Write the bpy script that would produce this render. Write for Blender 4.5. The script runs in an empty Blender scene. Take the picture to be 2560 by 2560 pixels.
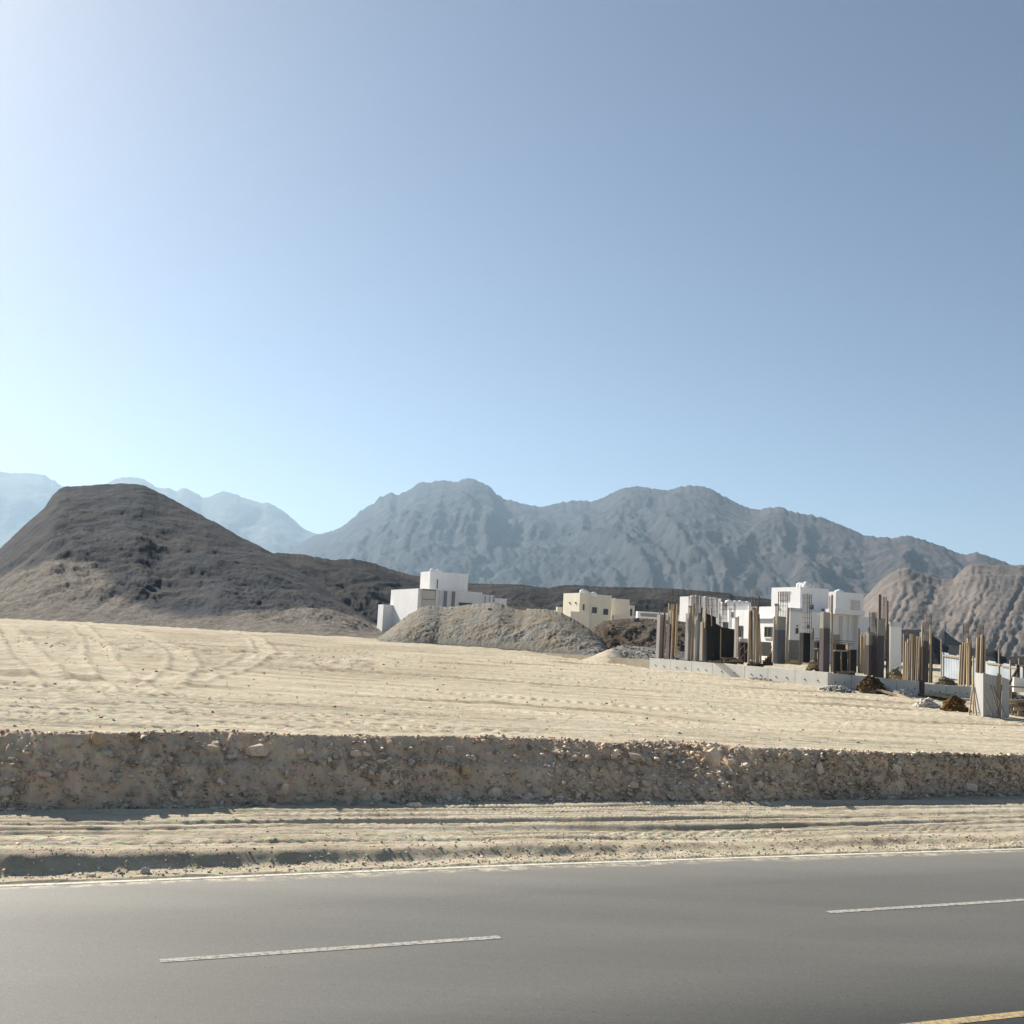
import bpy, bmesh, math, random
import numpy as np
from mathutils import Vector, Matrix
R = math.radians
sc = bpy.context.scene
COL = sc.collection
random.seed(7)
rng = np.random.RandomState(7)

# ------------------------------------------------------------------ camera
# phone held on a slightly raised verge: pitched up a little, rolled 2.9 degrees.
FPX, CX, CY = 2745.0, 1280.0, 1280.0          # focal length and centre in 2560-px units
PITCH, ROLL = math.atan(320.0 / FPX), math.atan(0.05)
CAM = np.array([0.0, 0.0, 3.04])
F_ = np.array([0, math.cos(PITCH), math.sin(PITCH)])
U0 = np.array([0, -math.sin(PITCH), math.cos(PITCH)])
R0 = np.array([1.0, 0, 0])
RT = R0 * math.cos(ROLL) + U0 * math.sin(ROLL)
UP = -R0 * math.sin(ROLL) + U0 * math.cos(ROLL)
cam_d = bpy.data.cameras.new('camera')
cam = bpy.data.objects.new('camera', cam_d)
COL.objects.link(cam)
cam.matrix_world = Matrix(((RT[0], UP[0], -F_[0], CAM[0]), (RT[1], UP[1], -F_[1], CAM[1]),
                           (RT[2], UP[2], -F_[2], CAM[2]), (0, 0, 0, 1)))
cam_d.sensor_width = 36.0
cam_d.lens = 36.0 * FPX / 2560.0
cam_d.clip_start, cam_d.clip_end = 0.1, 60000
sc.camera = cam

def ray(px, py):
    return F_ * FPX + RT * (px - CX) - UP * (py - CY)
def PY(px, py, Y):            # survey helper: point at depth Y on a sight line
    d = ray(px, py); return CAM + d * (Y / d[1])
def PZ(px, py, z):            # point where a sight line meets height z
    d = ray(px, py); return CAM + d * ((z - CAM[2]) / d[2])

# ------------------------------------------------------------------ light
SUN_AZ, SUN_EL = R(-43), R(32)                # azimuth from +Y, negative = left
sun_dir = Vector((math.sin(SUN_AZ) * math.cos(SUN_EL), math.cos(SUN_AZ) * math.cos(SUN_EL), math.sin(SUN_EL)))
sd = bpy.data.lights.new('sun', 'SUN')
sd.energy, sd.angle, sd.color = 5.0, R(0.53), (1.0, 0.93, 0.82)
so = bpy.data.objects.new('sun', sd); COL.objects.link(so)
so.rotation_euler = (-sun_dir).to_track_quat('-Z', 'Y').to_euler()
w = bpy.data.worlds.new('World'); sc.world = w; w.use_nodes = True
nt = w.node_tree
bg = nt.nodes['Background']
sky = nt.nodes.new('ShaderNodeTexSky')
sky.sky_type = 'NISHITA'; sky.sun_disc = False
sky.sun_elevation = SUN_EL; sky.sun_rotation = SUN_AZ
sky.altitude = 500; sky.air_density = 0.56; sky.dust_density = 0.75; sky.ozone_density = 0.2
nt.links.new(sky.outputs[0], bg.inputs[0])
bg.inputs[1].default_value = 0.05
sc.view_settings.view_transform = 'Standard'
sc.view_settings.look = 'None'
sc.view_settings.gamma = 1
sc.view_settings.use_curve_mapping = False
sc.view_settings.exposure = 1.12
sc.cycles.volume_bounces = 1
sc.cycles.max_bounces = 6
sc.cycles.diffuse_bounces = 3

# ------------------------------------------------------------------ noise (numpy)
def _h(ix, iy, seed):
    n = (ix.astype(np.int64) * 374761393 + iy.astype(np.int64) * 668265263 + seed * 974634777) & 0xffffffff
    n = ((n ^ (n >> 13)) * 1274126177) & 0xffffffff
    return ((n ^ (n >> 16)) & 0xffff) / 65535.0
def noi(x, y, seed=0):
    x = np.asarray(x, float); y = np.asarray(y, float)
    x, y = np.broadcast_arrays(x, y)
    ix, iy = np.floor(x), np.floor(y)
    fx, fy = x - ix, y - iy
    ux, uy = fx * fx * fx * (fx * (fx * 6 - 15) + 10), fy * fy * fy * (fy * (fy * 6 - 15) + 10)
    def g(i, j):
        a = _h(ix + i, iy + j, seed) * 6.2831853
        return np.cos(a) * (fx - i) + np.sin(a) * (fy - j)
    a = g(0, 0) * (1 - ux) + g(1, 0) * ux
    b = g(0, 1) * (1 - ux) + g(1, 1) * ux
    return (a * (1 - uy) + b * uy) * 1.5            # about -1..1
def fbm(x, y, oct=4, seed=0, gain=0.5):
    s, a = 0, 1.0
    for k in range(oct):
        s = s + a * noi(x * 2.03 ** k + 17.3 * k, y * 2.03 ** k - 9.1 * k, seed + k); a *= gain
    return s
def ridged(x, y, oct=4, seed=0, gain=0.55):
    s, a, t = 0, 1.0, 0
    for k in range(oct):
        s = s + a * (1 - 2 * np.abs(noi(x * 2.07 ** k + 5.7 * k, y * 2.07 ** k + 3.1 * k, seed + k))); t += a; a *= gain
    return s / t
def sst(a, b, x):
    t = np.clip((x - a) / (b - a), 0, 1); return t * t * (3 - 2 * t)

# ------------------------------------------------------------------ mesh + tag helpers
def mesh_from(name, V, Fc, mats=None, smooth=False, fmat=None):
    me = bpy.data.meshes.new(name)
    V = np.asarray(V, dtype=np.float32)
    if isinstance(Fc, np.ndarray):
        k = Fc.shape[1]
        me.vertices.add(len(V)); me.vertices.foreach_set('co', V.ravel())
        me.loops.add(Fc.size); me.loops.foreach_set('vertex_index', Fc.ravel().astype(np.int32))
        me.polygons.add(len(Fc)); me.polygons.foreach_set('loop_start', np.arange(0, Fc.size, k, dtype=np.int32))
        me.update(calc_edges=True)
    else:
        me.from_pydata([tuple(v) for v in V], [], Fc)
    for m in (mats or []): me.materials.append(m)
    if fmat is not None: me.polygons.foreach_set('material_index', fmat)
    if smooth: me.polygons.foreach_set('use_smooth', [True] * len(me.polygons))
    return me
def link(name, me, parent=None, loc=None):
    o = bpy.data.objects.new(name, me); COL.objects.link(o)
    if parent: o.parent = parent
    if loc is not None: o.location = loc
    return o
def tag(o, label=None, cat=None, group=None, kind=None):
    if label: o['label'] = label
    if cat: o['category'] = cat
    if group: o['group'] = group
    if kind: o['kind'] = kind
    return o
def grid_faces(nr, nc, wrap=False):
    i = np.arange(nr - 1)[:, None] * nc
    j = np.arange(nc - 1)[None, :]
    a = (i + j).ravel()
    f = np.stack([a, a + 1, a + nc + 1, a + nc], 1)
    if wrap:
        a = np.arange(nr - 1) * nc + nc - 1
        f = np.vstack([f, np.stack([a, a - nc + 1, a + 1, a + nc], 1)])
    return f

# ------------------------------------------------------------------ materials
def mat(name, build):
    m = bpy.data.materials.new(name); m.use_nodes = True
    n = m.node_tree.nodes; l = m.node_tree.links
    b = n['Principled BSDF']
    class T: pass
    t = T(); t.n, t.l, t.b = n, l, b
    def node(typ, **kw):
        x = n.new('ShaderNode' + typ)
        for k, v in kw.items(): setattr(x, k, v)
        return x
    t.node = node
    t.co = node('TexCoord')
    def mapping(scale=(1, 1, 1), src='Object', rot=(0, 0, 0)):
        x = node('Mapping'); x.inputs['Scale'].default_value = scale; x.inputs['Rotation'].default_value = rot
        l.new(t.co.outputs[src], x.inputs[0]); return x.outputs[0]
    t.mapping = mapping
    def noise(scale, detail=4, rough=0.55, vec=None):
        x = node('TexNoise'); x.inputs['Scale'].default_value = scale
        x.inputs['Detail'].default_value = detail; x.inputs['Roughness'].default_value = rough
        l.new(vec if vec is not None else t.co.outputs['Object'], x.inputs['Vector']); return x.outputs['Fac']
    t.noise = noise
    def ramp(fac, stops):
        x = node('ValToRGB'); e = x.color_ramp.elements
        while len(e) < len(stops): e.new(0.5)
        for q, (p, c) in zip(e, stops):
            q.position = p; q.color = (c[0], c[1], c[2], 1) if hasattr(c, '__len__') else (c, c, c, 1)
        l.new(fac, x.inputs[0]); return x.outputs[0]
    t.ramp = ramp
    def mix(fac, a, bb, mode='MIX'):
        x = node('MixRGB'); x.blend_type = mode
        for i, v in ((0, fac), (1, a), (2, bb)):
            if hasattr(v, 'links') or hasattr(v, 'is_linked'): l.new(v, x.inputs[i])
            else: x.inputs[i].default_value = v if i == 0 else (*v, 1)
        return x.outputs[0]
    t.mix = mix
    def bump(h, strength=0.3, dist=0.02, prev=None):
        x = node('Bump'); x.inputs['Strength'].default_value = strength; x.inputs['Distance'].default_value = dist
        l.new(h, x.inputs['Height'])
        if prev is not None: l.new(prev, x.inputs['Normal'])
        return x.outputs[0]
    t.bump = bump
    def col(c): l.new(c, b.inputs['Base Color'])
    def nrm(c): l.new(c, b.inputs['Normal'])
    t.col, t.nrm = col, nrm
    b.inputs['Roughness'].default_value = 0.9
    if 'Specular IOR Level' in b.inputs: b.inputs['Specular IOR Level'].default_value = 0.2
    build(t)
    return m

def m_ground(t):
    big = t.noise(0.12, 5, 0.6)
    st = t.noise(1.0, 6, 0.65, t.mapping((0.35, 2.2, 1), rot=(0, 0, -R(8))))
    c = t.mix(t.ramp(st, [(0.35, 0.0), (0.68, 1.0)]), (0.43, 0.365, 0.262), (0.65, 0.58, 0.445))
    c = t.mix(t.ramp(big, [(0.35, 0.0), (0.7, 0.45)]), c, (0.50, 0.45, 0.345))
    at = t.node('Attribute'); at.attribute_name = 'soil'
    c2 = t.mix(t.ramp(t.noise(2.5, 6, 0.7), [(0.3, 0.0), (0.7, 1.0)]), (0.23, 0.18, 0.125), (0.36, 0.295, 0.21))
    c = t.mix(at.outputs['Fac'], c, c2)
    ac = t.node('Attribute'); ac.attribute_name = 'shade_lift'
    c3 = t.mix(t.ramp(t.noise(1.6, 6, 0.7), [(0.3, 0.0), (0.7, 1.0)]), (0.62, 0.455, 0.315), (0.84, 0.655, 0.47))  # paler, warmer colour stands in for fill light on the shaded bank
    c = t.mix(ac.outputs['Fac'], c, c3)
    v = t.node('TexVoronoi'); v.inputs['Scale'].default_value = 16; v.inputs['Randomness'].default_value = 1
    t.l.new(t.co.outputs['Object'], v.inputs['Vector'])
    c = t.mix(0.16, c, t.mix(1.0, c, v.outputs['Color'], 'MULTIPLY'))
    t.col(c)
    g = t.noise(9, 8, 0.7)
    n1 = t.bump(g, 0.55, 0.06)
    n2 = t.bump(t.noise(45, 4, 0.7), 0.5, 0.02, n1)
    t.nrm(n2)
    t.b.inputs['Roughness'].default_value = 1.0
    t.b.inputs['Specular IOR Level'].default_value = 0.05
GROUND = mat('dusty_ground', m_ground)

def rockmat(name, dark, light, scale, bumpd, tint=None, sp=0.5):
    def f(t):
        a = t.noise(scale, 7, 0.68)
        c = t.mix(t.ramp(a, [(0.36, 0.0), (0.66, 1.0)]), dark, light)
        if tint:
            c = t.mix(t.ramp(t.noise(scale * 0.22, 4, 0.6), [(0.45, 0.0), (0.62, sp)]), c, tint)
        t.col(c)
        t.nrm(t.bump(t.noise(scale * 2.6, 8, 0.72), 0.9, bumpd))
        t.b.inputs['Roughness'].default_value = 1.0
        t.b.inputs['Specular IOR Level'].default_value = 0.05
    return mat(name, f)
# ================================================================== TERRAIN
# road-aligned frame: s along the road, t across it (away from the camera)
_a, _b = PZ(0, 2214, 0), PZ(2560, 2121, 0)
RA = math.atan2(_b[1] - _a[1], _b[0] - _a[0])
UX, UY = math.cos(RA), math.sin(RA)
def ST(x, y): return x * UX + y * UY, -x * UY + y * UX
def XY(s, t): return s * UX - t * UY, s * UY + t * UX
def curve(pts):               # [(px, py, z)] -> arrays s, t, z
    q = sorted((*ST(*PZ(a, b, z)[:2]), z) for a, b, z in pts)
    q = np.array(q); return q[:, 0], q[:, 1], q[:, 2]
EDGE = curve([(0, 2214, 0), (640, 2188, 0), (1280, 2162, 0), (1920, 2141, 0), (2560, 2121, 0)])
BASE = curve([(-500, 2035, .2), (0, 2030, .2), (300, 2024, .19), (600, 2016, .18), (900, 2010, .17), (1200, 2004, .15), (1600, 2006, .15), (1900, 2010, .12), (2100, 2000, .12), (2560, 1990, .10), (3000, 1988, .1)])
TOPE = curve([(-500, 1815, 1.30), (0, 1822, 1.29), (120, 1832, 1.275), (300, 1832, 1.27), (560, 1826, 1.26), (760, 1838, 1.235), (1000, 1840, 1.215), (1200, 1842, 1.20), (1400, 1846, 1.175), (1520, 1858, 1.15), (1700, 1850, 1.16), (1900, 1870, 1.12), (2150, 1878, 1.07), (2350, 1888, 1.02), (2560, 1886, 1.0), (3000, 1896, .98)])
WIND = curve([(-500, 2152, .24), (0, 2152, .24), (300, 2158, .2), (700, 2146, .17), (1280, 2122, .11), (1800, 2112, .06), (2560, 2090, .05)])
def itp(c, s, k=1): return np.interp(s, c[0], c[k])
def te_of(s): return itp(EDGE, s)

def field_rise(w, x):
    z = np.interp(w, [0, 11, 25, 39, 59, 75, 100, 200], [0, 0.0, .56, .76, 1.35, 1.52, 1.6, 1.7]) - 0.030 * np.clip(x - 15, 0, 12) * sst(12, 22, w) * (1 - sst(30, 50, w))
    return z - 0.010 * np.clip(-x - 15, 0, 60) * sst(20, 60, w)

def H(x, y, want_soil=False):
    """height of the desert ground at x, y"""
    x = np.asarray(x, float); y = np.asarray(y, float)
    s, t = ST(x, y)
    te = te_of(s); tb = itp(BASE, s); tt = itp(TOPE, s)
    zb = itp(BASE, s, 2); zt = itp(TOPE, s, 2)
    # ragged edges
    jag = 0.24 * fbm(s * 0.7, t * 0.25, 4, 3) + 0.05 * noi(s * 5, t * 1.0, 5) + 0.045 * ridged(s * 3.3, 0 * s, 3, 6)
    tb2 = tb + jag * 0.7; tt2 = tt + jag
    # apron beside the asphalt and the low windrow
    zw = np.interp(s, WIND[0], WIND[2]) * (0.85 + 0.5 * noi(s * 0.35, 0 * s + 3, 8) * sst(0, 9, s))
    t1 = te + 0.42 + 0.10 * noi(s * 1.2, 0 * s, 11) + 0.05 * noi(s * 4, 0 * s, 12)
    wid = 0.22 + zw * 0.5
    zs = np.where(t < te + 0.06, -0.035, 0.012 + 0.02 * noi(s * 3, t * 4, 13))
    kw = sst(0, 1, (t - t1) / wid)
    hump = 0.035 * np.exp(-((t - t1 - wid - .12) / .16) ** 2) * (0.6 + noi(s * .8, 0 * s, 14))
    # tracked strip, grooves along the road
    v = t + 0.10 * noi(s * 0.16, t * 0.3, 21) + 0.03 * noi(s * 0.7, t, 22)
    gr = 0.060 * noi(s * 0.03, v * 4.0, 23) + 0.045 * (1 - 2 * np.abs(noi(s * 0.05, v * 6.5, 24))) + 0.014 * noi(s * 0.3, v * 11, 25)
    far_in = sst(0.7, 1.5, t - te)
    u2 = (t - te - 1.45 - 0.3 * noi(s * .07, 0 * s, 26)) / 0.16
    tread = 0.022 * np.exp(-u2 * u2) * np.sin(s * 6.2832 / 0.27 + 1.5 * u2 + 2.5 * noi(s * .5, 0 * s, 28)) * sst(-.3, .4, noi(s * .25, 0 * s, 29))
    strip = zw + (zb - zw) * sst(0.8, 3, t - te) + gr * far_in * (1 - sst(-0.15, 0.25, t - tb2) ) + tread
    strip = strip + 0.010 * fbm(s * 3, t * 5, 3, 27)
    z = zs * (1 - kw) + (strip + hump) * kw
    # cut bank with a ledge part way up
    q = np.clip((t - tb2) / np.maximum(tt2 - tb2, .2), 0, 1)
    led = sst(-6, -3, s) * (1 - sst(9, 12, s)) * (0.55 + 0.45 * sst(-.3, .2, noi(s * 0.35, 0 * s, 31)))
    q0 = q ** 0.9
    q1 = np.interp(q, [0, .42, .54, 1], [0, .56, .60, 1])
    f = q0 * (1 - led) + q1 * led
    rocky = np.maximum(sst(-0.25, 0.35, fbm(s * 0.45, t * 0.6, 3, 33)), .6 * sst(9, 12, s))
    face = 4 * q * (1 - q)
    bump = (0.10 * ridged(s * 2.6, t * 3.1, 4, 34) + 0.07 * fbm(s * 8, t * 8, 3, 35)) * (0.2 + 0.8 * rocky)
    bank = zb + (zt - zb) * f + bump * np.clip(face * 1.6, 0, 1)
    kb = sst(0, 0.02, q)
    z = z * (1 - kb) + bank * kb
    # levelled plot beyond
    w = t - tt2
    fz = zt + field_rise(w, x)
    fz = fz + 0.05 * fbm(x * 0.09, y * 0.14, 3, 41) * sst(1, 8, w)
    # vehicle tracks: long ones across, loops at the far left
    xr = x + 0.8 * noi(x * .05, y * .05, 50)
    yl = y - 0.10 * x + 1.6 * noi(x * 0.03, y * 0.03, 51)
    a1 = 0.040 * noi(x * 0.035, yl * 1.3, 52) + 0.028 * (1 - 2 * np.abs(noi(x * 0.05, yl * 3.3, 53)))
    tr = 0.028 * sst(0.10, 0.45, noi(x * 0.03, yl * 0.8, 54)) * (.35 + .65 * sst(-.2, .3, noi(x * .12, yl * .5, 55))) * np.sin(xr * 6.2832 / 0.36) * (0.5 + 0.5 * np.cos(yl * 6.2832 / 1.7))
    for (w0, k0, s0_, s1_) in ((0.9, .5, 1, 9), (1.35, .4, 2, 10), (2.3, .7, -7, 2), (3.3, .9, -3, 8), (3.75, .9, -3, 8), (5.2, 1.2, 2, 18), (6.8, 1.4, -9, 6), (8.6, 1.4, 0, 16), (11.5, 1.8, -6, 14)):
        uu = (w - w0 - k0 * noi(s * .06, 0 * s + w0, 58)) / .13
        tr = tr + 0.045 * np.exp(-uu * uu) * np.sin(s * 6.2832 / .30 + 1.2 * uu) * sst(s0_ - 1, s0_ + 1, s) * (1 - sst(s1_ - 1, s1_ + 1, s))
        tr = tr - 0.02 * np.exp(-uu * uu * .5) * sst(s0_ - 1, s0_ + 1, s) * (1 - sst(s1_ - 1, s1_ + 1, s))
    amp = 1.0 + 1.3 * sst(10, 60, w)
    loops = 0
    soil = 0 * z
    for (cx_, cy_, r_, lo, hi, sd_) in LOOPS:
        dx, dy = x - cx_, (y - cy_)
        dy = dy / 3.0
        rr = np.sqrt(dx * dx + dy * dy) + 0.35 * noi(x * .12, y * .12, sd_)
        m = sst(lo, lo + .6, rr) * (1 - sst(hi - 1, hi, rr))
        gl = 0.13 * noi(rr * 1.0, np.arctan2(dy, dx) * 0.8, sd_ + 1) + 0.06 * (1 - 2 * np.abs(noi(rr * 2.0, np.arctan2(dy, dx), sd_ + 2)))
        loops = loops * (1 - m) + gl * m
        a1 = a1 * (1 - 0.85 * m)
        soil = soil * (1 - m) + m * sst(0.02, -0.07, gl)
    pth = 0 * z
    for pl in PATHS:
        dm_ = 1e9 + 0 * z
        for (ax, ay), (bx, by) in zip(pl[:-1], pl[1:]):
            ux_, uy_ = bx - ax, by - ay; k_ = np.clip(((x - ax) * ux_ + (y - ay) * uy_) / (ux_ * ux_ + uy_ * uy_), 0, 1)
            dm_ = np.minimum(dm_, np.hypot(x - ax - k_ * ux_, y - ay - k_ * uy_))
        dm_ = dm_ + 0.1 * noi(x * .6, y * .3, 64)
        pth = np.maximum(pth, 1 - sst(.22, .42, dm_))
        loops = loops + 0.05 * np.exp(-((dm_ - .5) / .14) ** 2)
    rough = 0.012 * fbm(x * 2.2, y * 2.2, 3, 57) * (1 + 1.0 * sst(8, 40, w))
    ks = sst(0.0, 1.2, w)
    fz = fz + (a1 * amp + tr + loops) * ks + rough
    # low disturbed patches, browner
    pat = sst(0.28, 0.55, noi(x * 0.11, yl * 0.45, 60)) * sst(3, 9, w) * (1 - sst(50, 70, w))
    fz = fz + pat * 0.035 * fbm(x * 1.6, y * 1.6, 3, 61)
    kf = sst(-0.02, 0.10, w)
    z = z * (1 - kf) + fz * kf
    if want_soil:
        so_ = (kb * (1 - kf)) * 0.05
        so_ = np.maximum(so_, pat * 0.75)
        so_ = np.maximum(so_, 0.35 * kw * (1 - sst(.0, .5, t - t1 - wid)) )
        grn = sst(0.0, -0.05, gr) * far_in * (1 - kb)
        so_ = np.maximum(so_, 0.95 * sst(0.0, 0.05, -gr) * far_in * (1 - kb) * kw)
        so_ = np.maximum(so_, 0.8 * sst(0.0, 0.05, -(a1 + loops * .6)) * kf)
        so_ = np.maximum(so_, 1.0 * soil * kf)
        so_ = np.maximum(so_, kf * 0.45 * sst(14, 22, w) * (1 - sst(60, 85, w)) * sst(6, -6, x) * (0.5 + 0.9 * noi(x * .25, y * .08, 63)))
        so_ = so_ * (1 - 0.95 * pth)
        shade_lift = kb * (1 - kf)  # bank face mask: same dust, colour lifted against its shade
        so_ = np.maximum(so_, 0.30 * sst(9, 25, w - 55) * sst(-20, 10, x) * kf)
        return z, np.clip(so_, 0, 1), shade_lift
    return z
LOOPS = [(*PZ(a, b, z)[:2], 0, lo, hi, sd_) for a, b, z, lo, hi, sd_ in ((90, 1606, 1.95, .2, 2.6, 70), (215, 1614, 1.95, .2, 2.3, 72), (330, 1618, 1.9, .2, 2.4, 75), (470, 1624, 1.9, .2, 2.8, 78), (590, 1630, 1.9, .2, 2.8, 80), (715, 1642, 1.85, .1, 2.0, 85), (860, 1650, 1.85, .1, 2.2, 90))]
PATHS = [[PZ(a, b, 1.85)[:2] for a, b in q] for q in (((15, 1590), (50, 1622), (120, 1648), (190, 1674), (235, 1690)), ((110, 1572), (190, 1588), (235, 1612), (250, 1636), (300, 1658), (370, 1676)), ((300, 1596), (390, 1612), (448, 1632), (462, 1648), (410, 1666)), ((560, 1600), (640, 1616), (668, 1632), (600, 1650), (480, 1662)))]
def face_t(s, q):
    tb = itp(BASE, s); jg = 0.24 * fbm(s * 0.7, tb * 0.25, 4, 3) + 0.05 * noi(s * 5, tb * 1.0, 5) + 0.045 * ridged(s * 3.3, 0 * s, 3, 6)
    a = tb + jg * .7; return a - .12 + (np.maximum(itp(TOPE, s) + jg - a, .2) + .12) * q
def gz(x, y): return float(H(np.array([x]), np.array([y]))[0])

# ground sheet: one polar grid, dense where the photograph looks, out to the horizon
azf = np.linspace(-33, 33, 900)
azc = np.concatenate([np.linspace(33, 180, 36)[1:], np.linspace(-180, -33, 36)[1:-1]])
az = np.radians(np.concatenate([azf, azc]))
rr = np.concatenate([[0.02], np.linspace(1, 11, 9)[:-1], np.linspace(11, 29, 430)[:-1], np.geomspace(29, 125, 300)[:-1], np.geomspace(125, 12000, 40)])
A, Rr = np.meshgrid(az, rr)
X, Yy = Rr * np.sin(A), Rr * np.cos(A)
Z, SOIL, SHADE_LIFT = H(X, Yy, True)
Z = Z - 0.0                                   # beyond the plots the plain simply runs on
me = mesh_from('ground', np.stack([X, Yy, Z], -1).reshape(-1, 3), grid_faces(len(rr), len(az), True)[:, ::-1].copy(), [GROUND], True)
at = me.attributes.new('soil', 'FLOAT', 'POINT'); at.data.foreach_set('value', SOIL.ravel().astype(np.float32))
at = me.attributes.new('shade_lift', 'FLOAT', 'POINT'); at.data.foreach_set('value', SHADE_LIFT.ravel().astype(np.float32))
ground = link('ground', me); tag(ground, kind='structure')
del A, Rr, X, Yy, Z, SOIL, SHADE_LIFT

# ------------------------------------------------------------------ road
def m_road(t):
    st = t.noise(1.0, 5, 0.6, t.mapping((0.05, 1.1, 1), rot=(0, 0, -RA)))
    c = t.mix(t.ramp(st, [(0.3, 0.0), (0.7, 1.0)]), (0.126, 0.124, 0.110), (0.170, 0.166, 0.147))
    sx = t.node('SeparateXYZ'); t.l.new(t.mapping((1, 1, 1), rot=(0, 0, -RA)), sx.inputs[0])
    ad = t.node('Math', operation='MULTIPLY_ADD'); t.l.new(t.noise(0.8, 3, .6), ad.inputs[0]); ad.inputs[1].default_value = 0.5; t.l.new(sx.outputs[1], ad.inputs[2])
    mr = t.node('MapRange'); t.l.new(ad.outputs[0], mr.inputs[0]); mr.inputs[1].default_value = 6.5; mr.inputs[2].default_value = 14.5
    band = t.ramp(mr.outputs[0], [(0.0, 0.88), (0.12, 1.06), (0.30, 0.96), (0.43, 0.92), (0.49, 0.94), (0.53, 1.06), (0.64, 0.98), (0.76, 1.10), (0.88, 0.95), (1.0, 0.90)])
    c = t.mix(1.0, c, band, 'MULTIPLY')
    fine = t.noise(140, 3, 0.8)
    c = t.mix(t.ramp(fine, [(0.38, 0.6), (0.62, 0.0)]), c, (0.055, 0.055, 0.052))
    c = t.mix(t.ramp(t.noise(60, 2, 0.9), [(0.58, 0.0), (0.68, 0.6)]), c, (0.30, 0.29, 0.265))
    sp = t.ramp(t.noise(22, 2, 0.4), [(0.70, 0.0), (0.73, 0.75)])
    c = t.mix(sp, c, (0.03, 0.03, 0.03))
    dust = t.ramp(mr.outputs[0], [(0.0, 0.0), (0.934, 0.0), (0.95, 0.8), (1.0, 0.9)])
    dm = t.node('Math', operation='MULTIPLY'); t.l.new(dust, dm.inputs[0]); t.l.new(t.ramp(t.noise(5.0, 7, 0.8), [(0.45, 0.0), (0.6, 1.0)]), dm.inputs[1])
    c = t.mix(t.ramp(t.noise(38, 4, 0.85), [(0.40, 0.30), (0.60, 0.0)]), c, (0.06, 0.058, 0.052))
    c = t.mix(t.ramp(t.noise(31, 4, 0.85), [(0.56, 0.0), (0.68, 0.35)]), c, (0.27, 0.26, 0.235))
    c = t.mix(dm.outputs[0], c, (0.40, 0.35, 0.26))
    stn = t.ramp(t.noise(1.1, 3, 0.5), [(0.70, 0.0), (0.76, 0.35)])
    c = t.mix(t.ramp(t.noise(13, 6, 0.8), [(0.40, 0.28), (0.60, 0.0)]), c, (0.07, 0.068, 0.06))
    c = t.mix(stn, c, (0.06, 0.058, 0.052))
    t.col(c)
    t.nrm(t.bump(fine, 0.35, 0.006))
    t.b.inputs['Roughness'].default_value = 0.72
    t.b.inputs['Specular IOR Level'].default_value = 0.35
ROADM = mat('worn_asphalt', m_road)
def m_paint(c0, wear):
    def f(t):
        c = t.mix(t.ramp(t.noise(18, 6, 0.75), [(wear, 1.0), (wear + 0.16, 0.0)]), c0, (0.17, 0.16, 0.145))
        t.col(c); t.nrm(t.bump(t.noise(140, 3, .8), 0.3, 0.004))
    return f
WLINE = mat('white_road_paint', m_paint((0.66, 0.62, 0.52), 0.34))
WDASH = mat('worn_white_road_paint', m_paint((0.42, 0.40, 0.36), 0.40))
YLINE = mat('yellow_road_paint', m_paint((0.46, 0.34, 0.15), 0.40))
DASH = curve([(400, 2403, 0), (1250, 2343, 0), (2070, 2281, 0), (2560, 2250, 0)])
def strip(name, s0, s1, o0, o1, z, m, n=60, ref=te_of, parent=None, thick=False):
    ss = np.linspace(s0, s1, n)
    V = []
    for s in ss:
        for o in (o0, o1):
            x, y = XY(s, ref(s) + o); V.append((x, y, z))
    F = [(2 * i, 2 * i + 2, 2 * i + 3, 2 * i + 1) for i in range(n - 1)]
    return link(name, mesh_from(name, V, F, [m]), parent)
s_all = np.concatenate([np.linspace(-400, -10, 20), np.linspace(-9, 25, 80), np.linspace(26, 400, 20)])
V = []
for s in s_all:
    te = float(te_of(s))
    j = 0.025 * float(noi(s * 2.3, 0.5, 90)) + 0.012 * float(noi(s * 9, 0.5, 91))
    for tt_, zz in ((te + 0.05 + j, -0.05), (te + 0.04 + j, 0.0), (te - 1.6, 0.0), (te - 3.35, 0.0), (te - 5.0, 0.0), (te - 8.0, 0.0), (te - 8.02, -0.06)):
        x, y = XY(s, tt_); V.append((x, y, zz))
ro = link('road', mesh_from('road', V, grid_faces(len(s_all), 7), [ROADM])); tag(ro, kind='structure')
e = strip('edge_line', -60, 90, -0.085, 0.0, 0.004, WLINE, 160); e.parent = ro
for (a, b) in [(DASH[0][0], DASH[0][1]), (DASH[0][2], DASH[0][2] + (DASH[0][1] - DASH[0][0]) * 1.1)]:
    o = strip('lane_dash', a, b, -0.055, 0.055, 0.004, WDASH, 12, lambda s: np.interp(s, DASH[0], DASH[1]), ro)
YT = ST(*PZ(2560, 2535, 0)[:2])[1] - te_of(ST(*PZ(2560, 2535, 0)[:2])[0])
strip('yellow_line', -60, 90, YT - 0.06, YT + 0.06, 0.004, YLINE, 160, parent=ro)

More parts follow.
